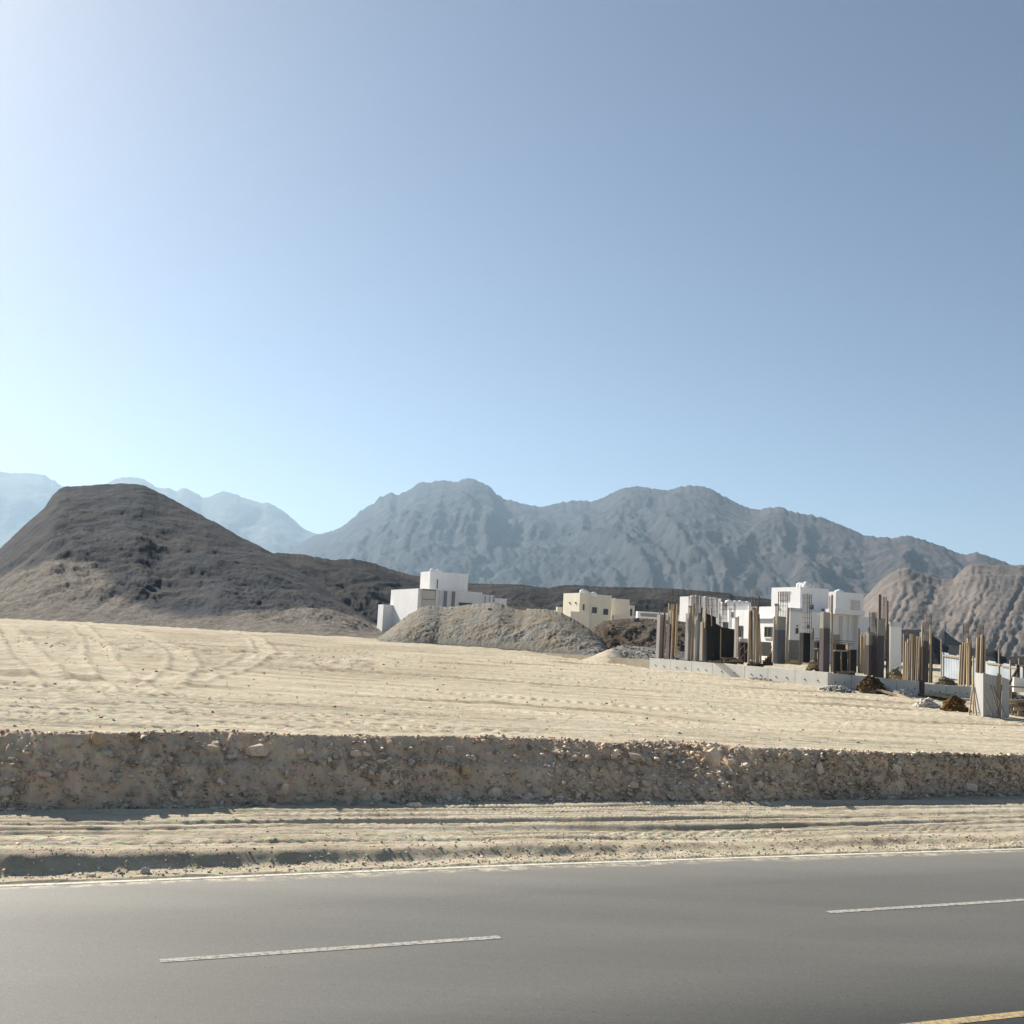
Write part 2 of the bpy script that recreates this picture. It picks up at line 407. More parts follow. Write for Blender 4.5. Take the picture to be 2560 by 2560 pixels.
# ------------------------------------------------------------------ hills and mountains
def m_mtn(t):
    c = t.mix(t.ramp(t.noise(0.012, 7, 0.68), [(0.36, 0.0), (0.66, 1.0)]), (0.043, 0.048, 0.058), (0.092, 0.092, 0.098))  # bluish tone puts some of the distance haze into the rock colour
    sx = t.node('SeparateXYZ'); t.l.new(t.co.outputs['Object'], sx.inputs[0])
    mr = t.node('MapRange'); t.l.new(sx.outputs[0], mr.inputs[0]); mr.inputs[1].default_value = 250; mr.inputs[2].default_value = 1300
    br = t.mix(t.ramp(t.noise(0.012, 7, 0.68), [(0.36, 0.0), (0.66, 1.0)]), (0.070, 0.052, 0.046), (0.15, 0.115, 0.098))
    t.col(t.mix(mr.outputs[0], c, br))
    t.nrm(t.bump(t.noise(0.035, 9, 0.74), 0.9, 14))
    t.b.inputs['Roughness'].default_value = 1.0; t.b.inputs['Specular IOR Level'].default_value = 0.05
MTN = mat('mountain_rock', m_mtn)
FARM = rockmat('far_mountain_rock', (0.10, 0.09, 0.08), (0.19, 0.17, 0.15), 0.006, 25)
DARKH = rockmat('dark_hill_rock', (0.018, 0.019, 0.022), (0.050, 0.049, 0.050), 0.30, 0.9, (0.10, 0.085, 0.075), 0.5)
def m_dark(t):
    a = t.noise(0.35, 7, 0.7)
    c = t.mix(t.ramp(a, [(0.36, 0.0), (0.66, 1.0)]), (0.036, 0.042, 0.052), (0.070, 0.077, 0.088))
    c = t.mix(t.ramp(t.noise(0.07, 4, 0.6), [(0.45, 0.0), (0.62, 0.5)]), c, (0.11, 0.095, 0.085))
    ly = t.noise(1.0, 5, 0.7, t.mapping((0.03, 0.03, 0.9), rot=(R(6), R(9), 0)))
    c = t.mix(t.ramp(ly, [(0.52, 0.0), (0.64, 0.5)]), c, (0.11, 0.10, 0.095))
    at = t.node('Attribute'); at.attribute_name = 'scree'
    d = t.mix(t.ramp(t.noise(1.2, 7, 0.75), [(0.35, 0.0), (0.68, 1.0)]), (0.11, 0.10, 0.09), (0.30, 0.265, 0.225))
    t.col(t.mix(at.outputs['Fac'], c, d))
    t.nrm(t.bump(t.noise(1.0, 8, 0.75), 0.7, 0.6))
    t.b.inputs['Roughness'].default_value = 1.0; t.b.inputs['Specular IOR Level'].default_value = 0.05
DHILL = mat('dark_scree_rock', m_dark)
BROWNH = rockmat('brown_hill_rock', (0.135, 0.115, 0.102), (0.235, 0.20, 0.175), 0.05, 5, (0.28, 0.235, 0.20))
def ridge(name, pts, D, FT, mt, seed, ncol, nrow, spur=(60.0, 0.16), amp=0.18, expo=1.2, z0=1.5, jag=1.2, jf=0.06, back=0.35, prof=None, iso=0.38, slant=0.0, sharp=0.0, jw=0.10, sm=4.0, clampk=0.97, smooth=True, extra=None, scree=None):
    pts = np.array(pts, float)
    px = np.linspace(pts[0, 0], pts[-1, 0], ncol)
    py = np.interp(px, pts[:, 0], pts[:, 1])
    kk = np.exp(-0.5 * (np.arange(-15, 16) / max(0.5, sm / (px[1] - px[0]))) ** 2); kk /= kk.sum()
    pys = np.convolve(np.pad(py, 15, mode='edge'), kk, 'valid')
    dz = (pys - py) - jag * fbm(px * jf, px * 0 + seed, 4, seed); py = pys
    Dp = np.interp(px, *zip(*D)) if not np.isscalar(D) else np.full(ncol, float(D))
    Fp = np.interp(px, *zip(*FT)) if not np.isscalar(FT) else np.full(ncol, float(FT))
    C = np.array([PY(a, b, d) for a, b, d in zip(px, py, Dp)])
    rc = np.hypot(C[:, 0], C[:, 1]); ux, uy = C[:, 0] / rc, C[:, 1] / rc
    rf = rc * Fp / Dp
    z0 = np.interp(px, *zip(*z0)) if not np.isscalar(z0) else np.full(ncol, float(z0))
    nb = int(nrow * back)
    T = np.concatenate([np.linspace(0, 1, nrow - nb), 1 + np.linspace(0, 1, nb + 1)[1:]])[:, None]
    r = rf + (rc - rf) * np.minimum(T, 1) + (rc - rf) * 0.9 * np.maximum(T - 1, 0)
    x, y = r * ux, r * uy
    hc = C[:, 2] - z0
    tt = np.minimum(T, 1)
    s = (prof(tt, px[None, :]) if prof else tt ** expo)
    arc = np.arctan2(x, y) * rc.mean()
    wv = noi(x / spur[0] / 3, y / spur[0] / 3, seed + 5) * 0.7
    wv = wv * (iso / .38)
    arc = arc + slant * (r - rc)
    arc = arc + spur[0] * .35 * fbm(x / spur[0] * .5, y / spur[0] * .25, 2, seed + 40)
    n = (1 - iso) * ridged(arc / spur[0] + wv, r / spur[0] * spur[1] + wv, 5, seed + 10) + iso * fbm(x / spur[0] * 0.9, y / spur[0] * 0.9, 5, seed + 20)
    if sharp: n = n + sharp / amp * (ridged(x / spur[0] * 3.7, y / spur[0] * 3.7, 4, seed + 30, .7) - .2)
    win = np.sin(np.pi * np.clip(tt, 0, 1) ** 0.8) ** 0.8
    z = z0 + hc * (s + amp * (n - 0.15) * win)
    zm = CAM[2] + (C[:, 2] - CAM[2]) * (r / rc) * (clampk + (1 - clampk) * tt ** 6)
    over = z - zm
    lim = np.where((T < 1), np.minimum(z, zm), z)
    z = np.where((T < 1) & (over > -0.05 * np.abs(hc)), lim, z)
    bk = np.maximum(T - 1, 0)
    z = np.where(T > 1, z0 + hc * ((1 - bk) ** 1.1 + amp * 0.8 * n * np.sin(np.pi * bk)), z)
    z = np.where(T > 1, np.minimum(z, CAM[2] + (C[:, 2] - CAM[2]) * (r / rc) * (1 - 0.02 * bk)), z)
    z = np.where(T > 1.98, z0 - 3, z)
    z = np.where(T < 0.004, z0 - 1.0, z)
    z = z + (dz * Dp / FPX) * np.exp(-((T - 1) / jw) ** 2)
    if extra is not None: z = z + extra(x, y, T, px)
    me = mesh_from(name, np.stack([x, y, z], -1).reshape(-1, 3), grid_faces(len(T), ncol), [mt], smooth)
    if scree is not None:
        at = me.attributes.new('scree', 'FLOAT', 'POINT'); at.data.foreach_set('value', scree(x, y, T, px).ravel().astype(np.float32))
    o = link(name, me); return o

MAIN = [(-200, 1420), (300, 1440), (500, 1440), (640, 1400), (740, 1362), (791, 1336), (820, 1330), (844, 1323), (865, 1309), (883, 1294), (900, 1279), (921, 1264), (935, 1258), (950, 1242), (960, 1240), (974, 1232), (980, 1230), (990, 1238), (1005, 1234), (1027, 1222), (1045, 1208), (1056, 1205), (1075, 1206), (1104, 1200), (1120, 1203), (1142, 1205), (1155, 1198), (1172, 1195), (1188, 1198), (1201, 1206), (1220, 1212), (1239, 1232), (1258, 1246), (1278, 1251), (1316, 1261), (1340, 1266), (1355, 1268), (1375, 1262), (1393, 1258), (1436, 1251), (1480, 1253), (1500, 1248), (1518, 1239), (1540, 1228), (1557, 1220), (1595, 1215), (1629, 1221), (1672, 1226), (1690, 1220), (1701, 1216), (1740, 1213), (1778, 1222), (1817, 1244), (1855, 1264), (1890, 1274), (1903, 1273), (1930, 1268), (1951, 1267), (1990, 1282), (2020, 1286), (2057, 1294), (2086, 1306), (2134, 1325), (2160, 1338), (2192, 1342), (2231, 1345), (2250, 1342), (2269, 1338), (2317, 1352), (2375, 1373), (2395, 1384), (2410, 1386), (2425, 1384), (2442, 1381), (2481, 1393), (2529, 1412), (2560, 1418), (2900, 1480), (3400, 1520), (4000, 1480)]
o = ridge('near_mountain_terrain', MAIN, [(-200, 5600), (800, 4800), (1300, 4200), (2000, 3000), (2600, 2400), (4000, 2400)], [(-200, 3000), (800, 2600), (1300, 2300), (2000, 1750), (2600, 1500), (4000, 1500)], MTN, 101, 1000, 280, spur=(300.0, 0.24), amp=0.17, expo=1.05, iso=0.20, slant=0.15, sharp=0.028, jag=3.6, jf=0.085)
tag(o, kind='structure')
FAR = [(-1500, 1250), (-800, 1180), (-300, 1150), (0, 1178), (28, 1183), (70, 1182), (107, 1187), (135, 1201), (154, 1215), (185, 1226), (230, 1222), (262, 1212), (289, 1197), (326, 1192), (354, 1195), (373, 1205), (390, 1218), (401, 1221), (419, 1219), (442, 1228), (450, 1222), (466, 1221), (494, 1234), (506, 1242), (517, 1245), (528, 1240), (536, 1234), (559, 1229), (587, 1234), (605, 1242), (620, 1248), (640, 1253), (661, 1259), (671, 1255), (685, 1262), (699, 1272), (718, 1284), (736, 1301), (750, 1315), (764, 1325), (792, 1335), (900, 1390), (1100, 1450), (1400, 1500)]
o = ridge('far_mountain_terrain', FAR, 7600, 5000, FARM, 202, 380, 110, spur=(700.0, 0.2), amp=0.2, jag=3.6, jf=0.09)
tag(o, kind='structure')
BR = [(2080, 1570), (2120, 1535), (2158, 1498), (2180, 1474), (2200, 1453), (2226, 1433), (2245, 1424), (2264, 1419), (2280, 1424), (2293, 1429), (2315, 1437), (2334, 1442), (2352, 1448), (2384, 1447), (2390, 1440), (2407, 1424), (2420, 1414), (2433, 1410), (2455, 1411), (2474, 1414), (2500, 1412), (2530, 1414), (2560, 1412), (2700, 1430), (3000, 1400), (3500, 1430), (4000, 1480)]
def brown_prof(t, px):
    return np.interp(t, [0, .15, .72, .80, .88, .94, 1], [0, .03, .70, .84, .87, .97, 1])
o = ridge('brown_hill', BR, [(2100, 1150), (4000, 1150)], 560, BROWNH, 303, 460, 190, spur=(9.0, 0.022), amp=0.030, iso=0.10, slant=-0.12, sharp=0.008, prof=brown_prof, jag=2.4, jf=0.12, jw=0.16, sm=34.0, z0=[(2100, -25), (2560, -22), (4000, -22)])
tag(o, kind='structure')
# the dark hill at the left: steep cap over a gravelly apron
LH = [(-700, 1560), (-400, 1500), (-150, 1428), (0, 1372), (35, 1338), (62, 1312), (90, 1288), (112, 1270), (130, 1240), (148, 1222), (165, 1216), (180, 1217), (215, 1214), (262, 1212), (300, 1208), (335, 1211), (360, 1214), (385, 1226), (400, 1235), (440, 1254), (470, 1268), (520, 1298), (560, 1318), (605, 1344), (640, 1360), (680, 1382), (700, 1392), (730, 1415), (760, 1436), (800, 1466), (830, 1488), (860, 1508), (890, 1528), (930, 1556), (990, 1580)]
def lh_prof(t, px):
    k = np.interp(px, [-700, 0, 250, 420, 700, 900], [.5, .42, .30, .22, .36, .55])
    brk = np.interp(px, [-700, 0, 400, 700, 900], [.42, .40, .34, .42, .5])
    return np.where(t < brk, k * t / brk, k + (1 - k) * ((t - brk) / (1 - brk)) ** 0.95) * np.clip(t * 12, 0, 1) ** .2
o = ridge('dark_hill', LH, [(-700, 210), (0, 200), (400, 190), (700, 168), (990, 135)], [(-700, 126), (0, 116), (450, 110), (700, 102), (990, 96)], DHILL, 404, 620, 260, spur=(13.0, 0.35), amp=0.055, jag=0.8, jf=0.07, prof=lh_prof, clampk=0.985, z0=[(-700, 2.1), (0, 2.15), (450, 2.45), (990, 2.6)],
          extra=lambda x, y, T, px: (0.5 * fbm(x * .14, y * .14, 3, 44) + 0.22 * ridged(x * .35, y * .35, 4, 42) + 0.10 * fbm(x * 2.0, y * 2.0, 3, 45)) * np.clip(T * 5, 0, 1) * np.clip(1.35 - T, 0.35, 1),
          scree=lambda x, y, T, px: sst(0.04, -0.05, T - np.interp(px, [-700, 0, 250, 400, 560, 700, 800, 900], [.46, .44, .34, .16, .12, .28, .42, .8]) + 0.07 * fbm(x * .08, y * .08, 3, 43)))
tag(o, kind='structure')
MH = [(560, 1400), (640, 1385), (700, 1382), (760, 1386), (800, 1394), (830, 1400), (880, 1397), (910, 1402), (940, 1410), (970, 1421), (1000, 1430), (1050, 1442), (1110, 1452), (1180, 1459), (1240, 1460), (1300, 1461), (1335, 1466), (1370, 1470), (1400, 1464), (1430, 1462), (1460, 1463), (1490, 1467), (1560, 1467), (1640, 1470), (1690, 1472), (1760, 1477), (1825, 1483), (1835, 1490), (1880, 1493), (1930, 1498), (2000, 1512), (2100, 1540), (2200, 1570)]
o = ridge('low_dark_hills', MH, [(560, 320), (1000, 330), (1400, 300), (2200, 240)], [(560, 210), (1000, 205), (1400, 165), (2200, 150)], DARKH, 505, 620, 170, spur=(15.0, 0.4), amp=0.16, jag=1.6, jf=0.09, z0=2.0,
          extra=lambda x, y, T, px: 0.7 * fbm(x * .22, y * .22, 4, 46) * np.clip(T * 4, 0, 1) * np.clip(1.05 - T, 0.05, 1))
tag(o, kind='structure')
FT_ = [(2200, 1580), (2248, 1573), (2300, 1574), (2330, 1588), (2348, 1600), (2360, 1612), (2400, 1616), (2425, 1619), (2436, 1621), (2470, 1622), (2488, 1624), (2497, 1634), (2510, 1642), (2560, 1640), (2640, 1640), (2800, 1660)]
o = ridge('flat_topped_hill', FT_, 205, 150, DARKH, 606, 200, 70, spur=(12.0, 0.4), amp=0.08, jag=0.8, jf=0.1, z0=[(2200, -2), (2800, -6)], prof=lambda t, px: np.clip(t * 1.15, 0, 1) ** .8)
tag(o, kind='structure')
CN = [(2325, 1625), (2338, 1600), (2352, 1580), (2362, 1576), (2376, 1590), (2400, 1606), (2420, 1618), (2440, 1630)]
o = ridge('small_cone_hill', CN, 520, 480, MTN, 707, 60, 40, spur=(14.0, 0.4), amp=0.1, jag=0.6, z0=-15, smooth=True)
tag(o, kind='structure')

# ------------------------------------------------------------------ haze
def m_haze(t):
    t.n.remove(t.b)
    v = t.node('VolumePrincipled')
    v.inputs['Color'].default_value = (0.42, 0.60, 0.78, 1)
    v.inputs['Density'].default_value = 0.000102
    v.inputs['Anisotropy'].default_value = 0.32
    t.l.new(v.outputs[0], t.n['Material Output'].inputs['Volume'])
HAZE = mat('dust_haze', m_haze)
x0, x1, y0, y1, za, zb_ = -12500, 12500, -12500, 13500, -60, 1180
V = [(x, y, z) for x in (x0, x1) for y in (y0, y1) for z in (za, zb_)]
Fh = [(0, 1, 3, 2), (4, 6, 7, 5), (0, 4, 5, 1), (2, 3, 7, 6), (0, 2, 6, 4), (1, 5, 7, 3)]
hz = link('haze', mesh_from('haze', V, Fh, [HAZE])); tag(hz, kind='stuff')
# ================================================================== PLACEMENT ON THE GROUND
_dep = np.concatenate([np.linspace(10, 30, 160), np.linspace(30, 120, 120)[1:]])
def hit(px, py, ymax=1e9):
    """where a sight line first meets the ground"""
    d = ray(px, py); dep = _dep
    for _ in range(3):
        P = CAM[None, :] + d[None, :] * (dep / d[1])[:, None]
        below = P[:, 2] - H(P[:, 0], P[:, 1])
        i = int(np.argmax(below < 0))
        if below[i] >= 0: i = len(dep) - 1
        dep = np.linspace(dep[max(i - 1, 0)], dep[i], 12)
    return P[i]
def hull_mesh(name, seed, n=16, sq=(1, .8, .55), m=None):
    r = np.random.RandomState(seed)
    p = r.normal(size=(n, 3)); p /= np.linalg.norm(p, axis=1)[:, None]
    p = np.sign(p) * np.abs(p) ** 0.75
    p *= 0.5 * (0.85 + 0.3 * r.rand(n, 1)) * np.array(sq)
    bm = bmesh.new()
    for v in p: bm.verts.new(v)
    bmesh.ops.convex_hull(bm, input=bm.verts)
    bmesh.ops.delete(bm, geom=[v for v in bm.verts if not v.link_faces], context='VERTS')
    me = bpy.data.meshes.new(name); bm.to_mesh(me); bm.free()
    if m: me.materials.append(m)
    return me
def rounded_mesh(name, seed, sq, m, sub=2):
    bm = bmesh.new(); bmesh.ops.create_icosphere(bm, subdivisions=sub, radius=0.5)
    r = np.random.RandomState(seed); o = r.rand(2) * 50
    for v in bm.verts:
        c = np.array(v.co)
        k = 1 + 0.22 * float(noi(c[0] * 2.6 + o[0] + c[2] * 1.7, c[1] * 2.6 + o[1] - c[2], seed))
        q = np.sign(c) * (np.abs(c) * 2) ** 0.72 * 0.5
        v.co = Vector((0.45 * c + 0.55 * q) * k * np.array(sq))
    me = bpy.data.meshes.new(name); bm.to_mesh(me); bm.free(); me.materials.append(m)
    return me
def stonemat(name, a, b, sc_=6):
    def f(t):
        c = t.mix(t.ramp(t.noise(sc_, 5, 0.65), [(0.35, 0.0), (0.65, 1.0)]), a, b)
        oi = t.node('ObjectInfo')
        c = t.mix(0.22, c, t.mix(1.0, c, t.ramp(oi.outputs['Random'], [(0.0, (0.55, 0.55, 0.58)), (1.0, (1.35, 1.28, 1.2))]), 'MULTIPLY'))
        t.col(c); t.nrm(t.bump(t.noise(sc_ * 4, 6, 0.7), 0.5, 0.02))
        t.b.inputs['Roughness'].default_value = 1; t.b.inputs['Specular IOR Level'].default_value = 0.1
    return mat(name, f)
ST_PALE = stonemat('pale_stone', (0.58, 0.48, 0.37), (0.76, 0.65, 0.52))
ST_GREY = stonemat('grey_stone', (0.44, 0.37, 0.29), (0.60, 0.51, 0.41))
ST_TAN = stonemat('tan_stone', (0.48, 0.36, 0.23), (0.60, 0.47, 0.32))
ST_GRN = stonemat('greenish_stone', (0.36, 0.39, 0.35), (0.47, 0.49, 0.44))
ST_PINK = stonemat('pinkish_stone', (0.54, 0.40, 0.31), (0.66, 0.51, 0.41))
HULLS = [hull_mesh('rock', 100 + i, 15 + i % 4, ((1, .78, .5), (1, .6, .42), (1, .9, .7), (1, .7, .35))[i % 4], (ST_GREY, ST_PALE, ST_GREY, ST_PINK)[i % 4]) for i in range(12)]
BANKUP = np.array([0.62 * UY * 0 - (-UY) * 0, 0, 1.0])
def put_rock(px, py, wpx, hpx, me, label, group=None, tilt=0.0, cat='rock', sink=0.25, face=True):
    P = hit(px, py + hpx * 0.3)
    k = P[1] / FPX
    w_, h_ = wpx * k, hpx * k
    o = link('rock', me)
    d = max(0.45 * w_, h_ * 0.8)
    dims = np.array([v.co for v in me.vertices]); ext = dims.max(0) - dims.min(0)
    o.rotation_mode = 'XYZ'
    # long side along the bank, thin side up
    o.scale = (w_ / ext[0], d / ext[1], h_ / ext[2])
    o.rotation_euler = (random.uniform(-.15, .15), tilt, RA + random.uniform(-.2, .2))
    out = np.array([UY, -UX, 0.0])
    o.location = tuple(P + np.array([0, 0, h_ * (0.22 if face else 0.30)]) + out * d * (0.28 if face else -0.1))
    tag(o, label, cat, group)
    return o
big = [
 (244, 1843, 34, 36, 'r', ST_TAN, "round tan boulder poking out of the bank's top edge near its left end", 0),
 (262, 1880, 38, 18, 'r', ST_GRN, 'smooth grey-green oval rock just below the round tan boulder', 0),
 (109, 1933, 40, 17, 'r', ST_PINK, "flat pinkish oval rock, upper one of the flat pair at the bank's left end", .05),
 (131, 1949, 31, 17, 'r', ST_GREY, "flat grey oval rock, lower one of the flat pair at the bank's left end", .1),
 (15, 1977, 34, 27, 'r', ST_GREY, 'rounded grey rock at the left picture edge, low in the bank', 0),
 (339, 1977, 22, 26, 'h', ST_GREY, 'upright pointed grey rock low in the left third of the bank', .2),
 (295, 1936, 19, 14, 'r', ST_GRN, 'small pale green rock alone on the bare left part of the bank', 0),
 (528, 1868, 42, 21, 'h', ST_PALE, 'pale blocky rock under the bank edge, left of the big slanted slab', .1),
 (543, 2019, 38, 9, 'h', ST_PALE, 'thin pale stone slab lying in sun at the foot of the bank', 0),
 (642, 1874, 62, 30, 'h', ST_PALE, 'largest slanted pale slab under the dark overhang of the bank edge', -.12),
 (889, 1882, 30, 17, 'r', ST_PALE, 'pale rounded rock beside a thin orange stone on the bank ledge', 0),
 (915, 1881, 32, 9, 'h', ST_TAN, 'thin orange stone on the bank ledge beside a pale rounded rock', 0),
 (952, 1902, 27, 12, 'h', ST_PALE, 'pale flat diamond-shaped stone just under the bank ledge', 0),
 (710, 1969, 19, 33, 'h', ST_PALE, 'tall narrow pale rock standing upright low in the bank', .05),
 (715, 1936, 14, 23, 'h', ST_GREY, 'small upright rock right above the tall narrow pale one', .3),
 (847, 1953, 27, 25, 'h', ST_GREY, 'squarish grey rock in the middle of the bank below the ledge', .5),
 (906, 1977, 26, 20, 'h', ST_PALE, 'pale angular rock, left one of two low in the bank centre', -.3),
 (943, 1992, 27, 20, 'r', ST_PALE, 'pale rounded rock, right one of two low in the bank centre', .5),
 (1125, 1874, 25, 22, 'r', ST_GREY, 'rounded grey rock on the ledge left of a small white round stone', 0),
 (1181, 1894, 16, 14, 'r', ST_PALE, 'small white round stone stuck in the upper bank', 0),
 (1162, 1921, 27, 34, 'h', ST_TAN, 'wedge-shaped tan rock pointing down below the small white round stone', .7),
 (1032, 2012, 40, 15, 'r', ST_PALE, 'smooth pale loaf-shaped stone on the sunlit ground at the bank foot', 0),
 (1236, 1980, 36, 30, 'r', ST_PALE, 'large round pale rock at the bank foot, left of the square block', 0),
 (1323, 1989, 29, 24, 'h', ST_PALE, 'square pale block at the bank foot leaning on a wider slab', 0),
 (1357, 1981, 40, 28, 'h', ST_GREY, 'wide slanting slab behind the square pale block at the bank foot', .35),
 (1389, 1882, 36, 12, 'h', ST_PINK, 'flat pinkish stone above the bright line of the ledge', .03),
 (1535, 1882, 18, 28, 'h', ST_PALE, 'tilted narrow pale rock in the stony patch under the bank edge', .5),
 (1585, 1890, 42, 20, 'h', ST_GREY, 'broad grey slab in the stony patch under the bank edge', .25),
 (1642, 1877, 22, 14, 'r', ST_TAN, 'yellowish rock catching the light at the right of the stony patch', 0),
 (1776, 1887, 30, 50, 'h', ST_PALE, 'large leaning pale slab with a sunlit tip at the top of the bank', -.45),
 (1582, 1960, 30, 21, 'r', ST_PINK, 'rounded pinkish rock, left of the pair low in the right half of the bank', 0),
 (1619, 1957, 31, 17, 'h', ST_GREY, 'flat layered rock, right of the pair low in the right half of the bank', .15),
 (1226, 1842, 18, 14, 'r', ST_PALE, 'small pale stone sitting on the top edge of the bank near its middle', 0),
 (1826, 1903, 30, 14, 'h', ST_PALE, 'flat pale stone to the right of the large leaning slab', 0),
 (1972, 1889, 17, 22, 'h', ST_PALE, 'upright pale rock hanging just below the bank edge on the right', .1),
 (2042, 1919, 20, 27, 'h', ST_PALE, 'pale egg-shaped rock in the smooth part of the bank on the right', -.2),
 (1896, 1959, 19, 20, 'r', ST_PALE, 'small round pale rock below the flat stones in the right half of the bank', 0),
 (2188, 1946, 38, 21, 'r', ST_PINK, 'broad smooth pinkish rock at mid height in the bank on the right', .1),
 (2237, 1918, 25, 22, 'h', ST_PALE, 'pale rock up and to the right of the broad pinkish one', .2),
 (2423, 1965, 36, 25, 'h', ST_PALE, 'biggest pale rock in the dark stony right end of the bank', -.1),
 (2120, 2008, 24, 13, 'r', ST_TAN, 'peach-coloured stone alone on the tracked ground at the bank foot', 0),
 (362, 2176, 25, 18, 'r', ST_PALE, 'round white stone on the low windrow beside the road', 0),
 (225, 2187, 27, 8, 'h', ST_PALE, 'flat white stone near the white road edge line at the left', 0)]
for i, (a, b, w_, h_, k, m, lab, tl) in enumerate(big):
    me = rounded_mesh('rock', 300 + i, (1, .7, .6), m) if k == 'r' else hull_mesh('rock', 300 + i, 18, (1, .7, .6), m)
    put_rock(a, b, w_, h_, me, lab, None, tl)
# smaller rocks that nothing tells apart
n = 0
while n < 240:
    px = random.uniform(-10, 2570)
    s_mid = float(np.interp(px, [0, 2560], [ST(*PZ(0, 1925, .7)[:2])[0], ST(*PZ(2560, 1940, .6)[:2])[0]]))
    py0 = np.interp(px, [0, 1280, 1500, 2560], [1838, 1850, 1862, 1898]); py1 = np.interp(px, [0, 600, 1280, 2560], [2008, 2000, 1995, 1985])
    v = random.random() ** 0.75
    py = py0 + (py1 - py0) * v
    dens = float(fbm(px * 0.006, py * 0.012, 3, 92)) + 0.5 * v - 0.1
    if dens < random.uniform(-.1, .6): continue
    w_ = random.choice([9, 10, 12, 13, 15, 18, 22]); h_ = w_ * random.uniform(.5, .95)
    hi = random.randrange(12); me_ = HULLS[hi]
    lab = 'small %s %s rock half buried %s in the cut bank, %s' % (('grey', 'pale', 'grey', 'pinkish')[hi % 4], ('thick', 'flat', 'blunt', 'slab-like')[hi % 4],
        'high up' if v < .4 else ('halfway up' if v < .72 else 'low down'), ('near its left end' if px < 640 else 'left of its centre' if px < 1280 else 'right of its centre' if px < 1920 else 'near its right end'))
    put_rock(px, py, w_, h_, me_, lab, 'small rocks half buried in the cut bank', random.uniform(-.7, .7), 'rock')
    n += 1

# uncountable rubble: one mesh, many small angular stones
TPL = []
for i in range(6):
    m_ = hull_mesh('tpl', 700 + i, 9, (1, .75, .5)); m_.calc_loop_triangles()
    TPL.append((np.array([v.co[:] for v in m_.vertices]), np.array([t.vertices[:] for t in m_.loop_triangles])))
    bpy.data.meshes.remove(m_)
def scatter(name, P, size, m, parent=None, flat=0.7):
    V, Fc, off = [], [], 0
    r = np.random.RandomState(len(P))
    for p, s in zip(P, size):
        v, f = TPL[r.randint(6)]
        a = r.rand() * 6.283; ca, sa = math.cos(a), math.sin(a); tx = r.normal() * .35
        Rm = np.array([[ca, -sa, 0], [sa, ca, 0], [0, 0, 1]]) @ np.array([[1, 0, 0], [0, math.cos(tx), -math.sin(tx)], [0, math.sin(tx), math.cos(tx)]])
        V.append((v * s) @ Rm.T + p); Fc.append(f + off); off += len(v)
    o = link(name, mesh_from(name, np.vstack(V), np.vstack(Fc), [m]), parent)
    tag(o, kind='stuff'); return o
def m_rub(t):
    v = t.node('TexVoronoi'); v.inputs['Scale'].default_value = 9
    t.l.new(t.co.outputs['Object'], v.inputs['Vector'])
    sp = t.node('SeparateColor'); t.l.new(v.outputs['Color'], sp.inputs[0])
    c = t.ramp(sp.outputs[0], [(0.0, (0.30, 0.235, 0.17)), (0.5, (0.50, 0.40, 0.30)), (1.0, (0.74, 0.64, 0.52))])
    t.col(c); t.b.inputs['Roughness'].default_value = 1; t.b.inputs['Specular IOR Level'].default_value = 0.1
RUB = mat('mixed_rubble', m_rub)
def on_ground(s, t, emb=0.2, size=0.04):
    x, y = XY(s, t); z = H(x, y)
    return np.stack([x, y, z + size * (0.25 - emb)], -1)
N = 34000
s = rng.uniform(-9, 27, N); q = rng.uniform(0, 1, N) ** 1.1
tb = itp(BASE, s); tt = itp(TOPE, s)
t_ = np.where(s > 8, face_t(s, q), tb - 0.25 + (tt - tb + 0.25) * q)
keep = fbm(s * 0.55, t_ * 1.2, 3, 95) * .8 + 0.5 * (1 - q) + 0.035 * s + .10 * sst(10, 13, s) > rng.uniform(-.2, 1.1, N)
s, t_ = s[keep], t_[keep]
sz = np.exp(rng.normal(math.log(0.042), 0.62, len(s))).clip(.012, .20)
Pb = on_ground(s, t_, .15, sz); Pb[:, 0] += UY * sz * .25; Pb[:, 1] -= UX * sz * .25
scatter('bank_rubble', Pb, sz, RUB)
N = 1300
s = rng.uniform(-9, 27, N); t_ = itp(TOPE, s) + rng.normal(-.02, .07, N); sz = np.exp(rng.normal(math.log(.05), .45, N)).clip(.02, .14)
scatter('bank_edge_rubble', on_ground(s, t_, .2, sz), sz, RUB)
N = 6500
s = rng.uniform(-9, 24, N); te = te_of(s)
t_ = te + 0.12 + np.abs(rng.normal(0.25, 0.45, N))
sz = np.exp(rng.normal(math.log(0.020), 0.5, N)).clip(.008, .07)
scatter('roadside_gravel', on_ground(s, t_, .1, sz), sz, RUB)
N = 3400
s = rng.uniform(-9, 24, N); te = te_of(s); tb = itp(BASE, s)
t_ = te + 1 + (tb - te - 1) * rng.uniform(0, 1, N) ** .6
sz = np.exp(rng.normal(math.log(0.018), 0.45, N)).clip(.008, .06)
scatter('strip_gravel', on_ground(s, t_, .1, sz), sz, RUB)
N = 5000
px = rng.uniform(0, 2560, N); w_ = 0.1 + 40 * rng.uniform(0, 1, N) ** 2.2
s = rng.uniform(-25, 40, N)
t_ = itp(TOPE, s) + w_
sz = (np.exp(rng.normal(math.log(0.030), 0.5, N)) * (1 + w_ / 30)).clip(.012, .14)
scatter('field_gravel', on_ground(s, t_, .15, sz), sz, RUB)

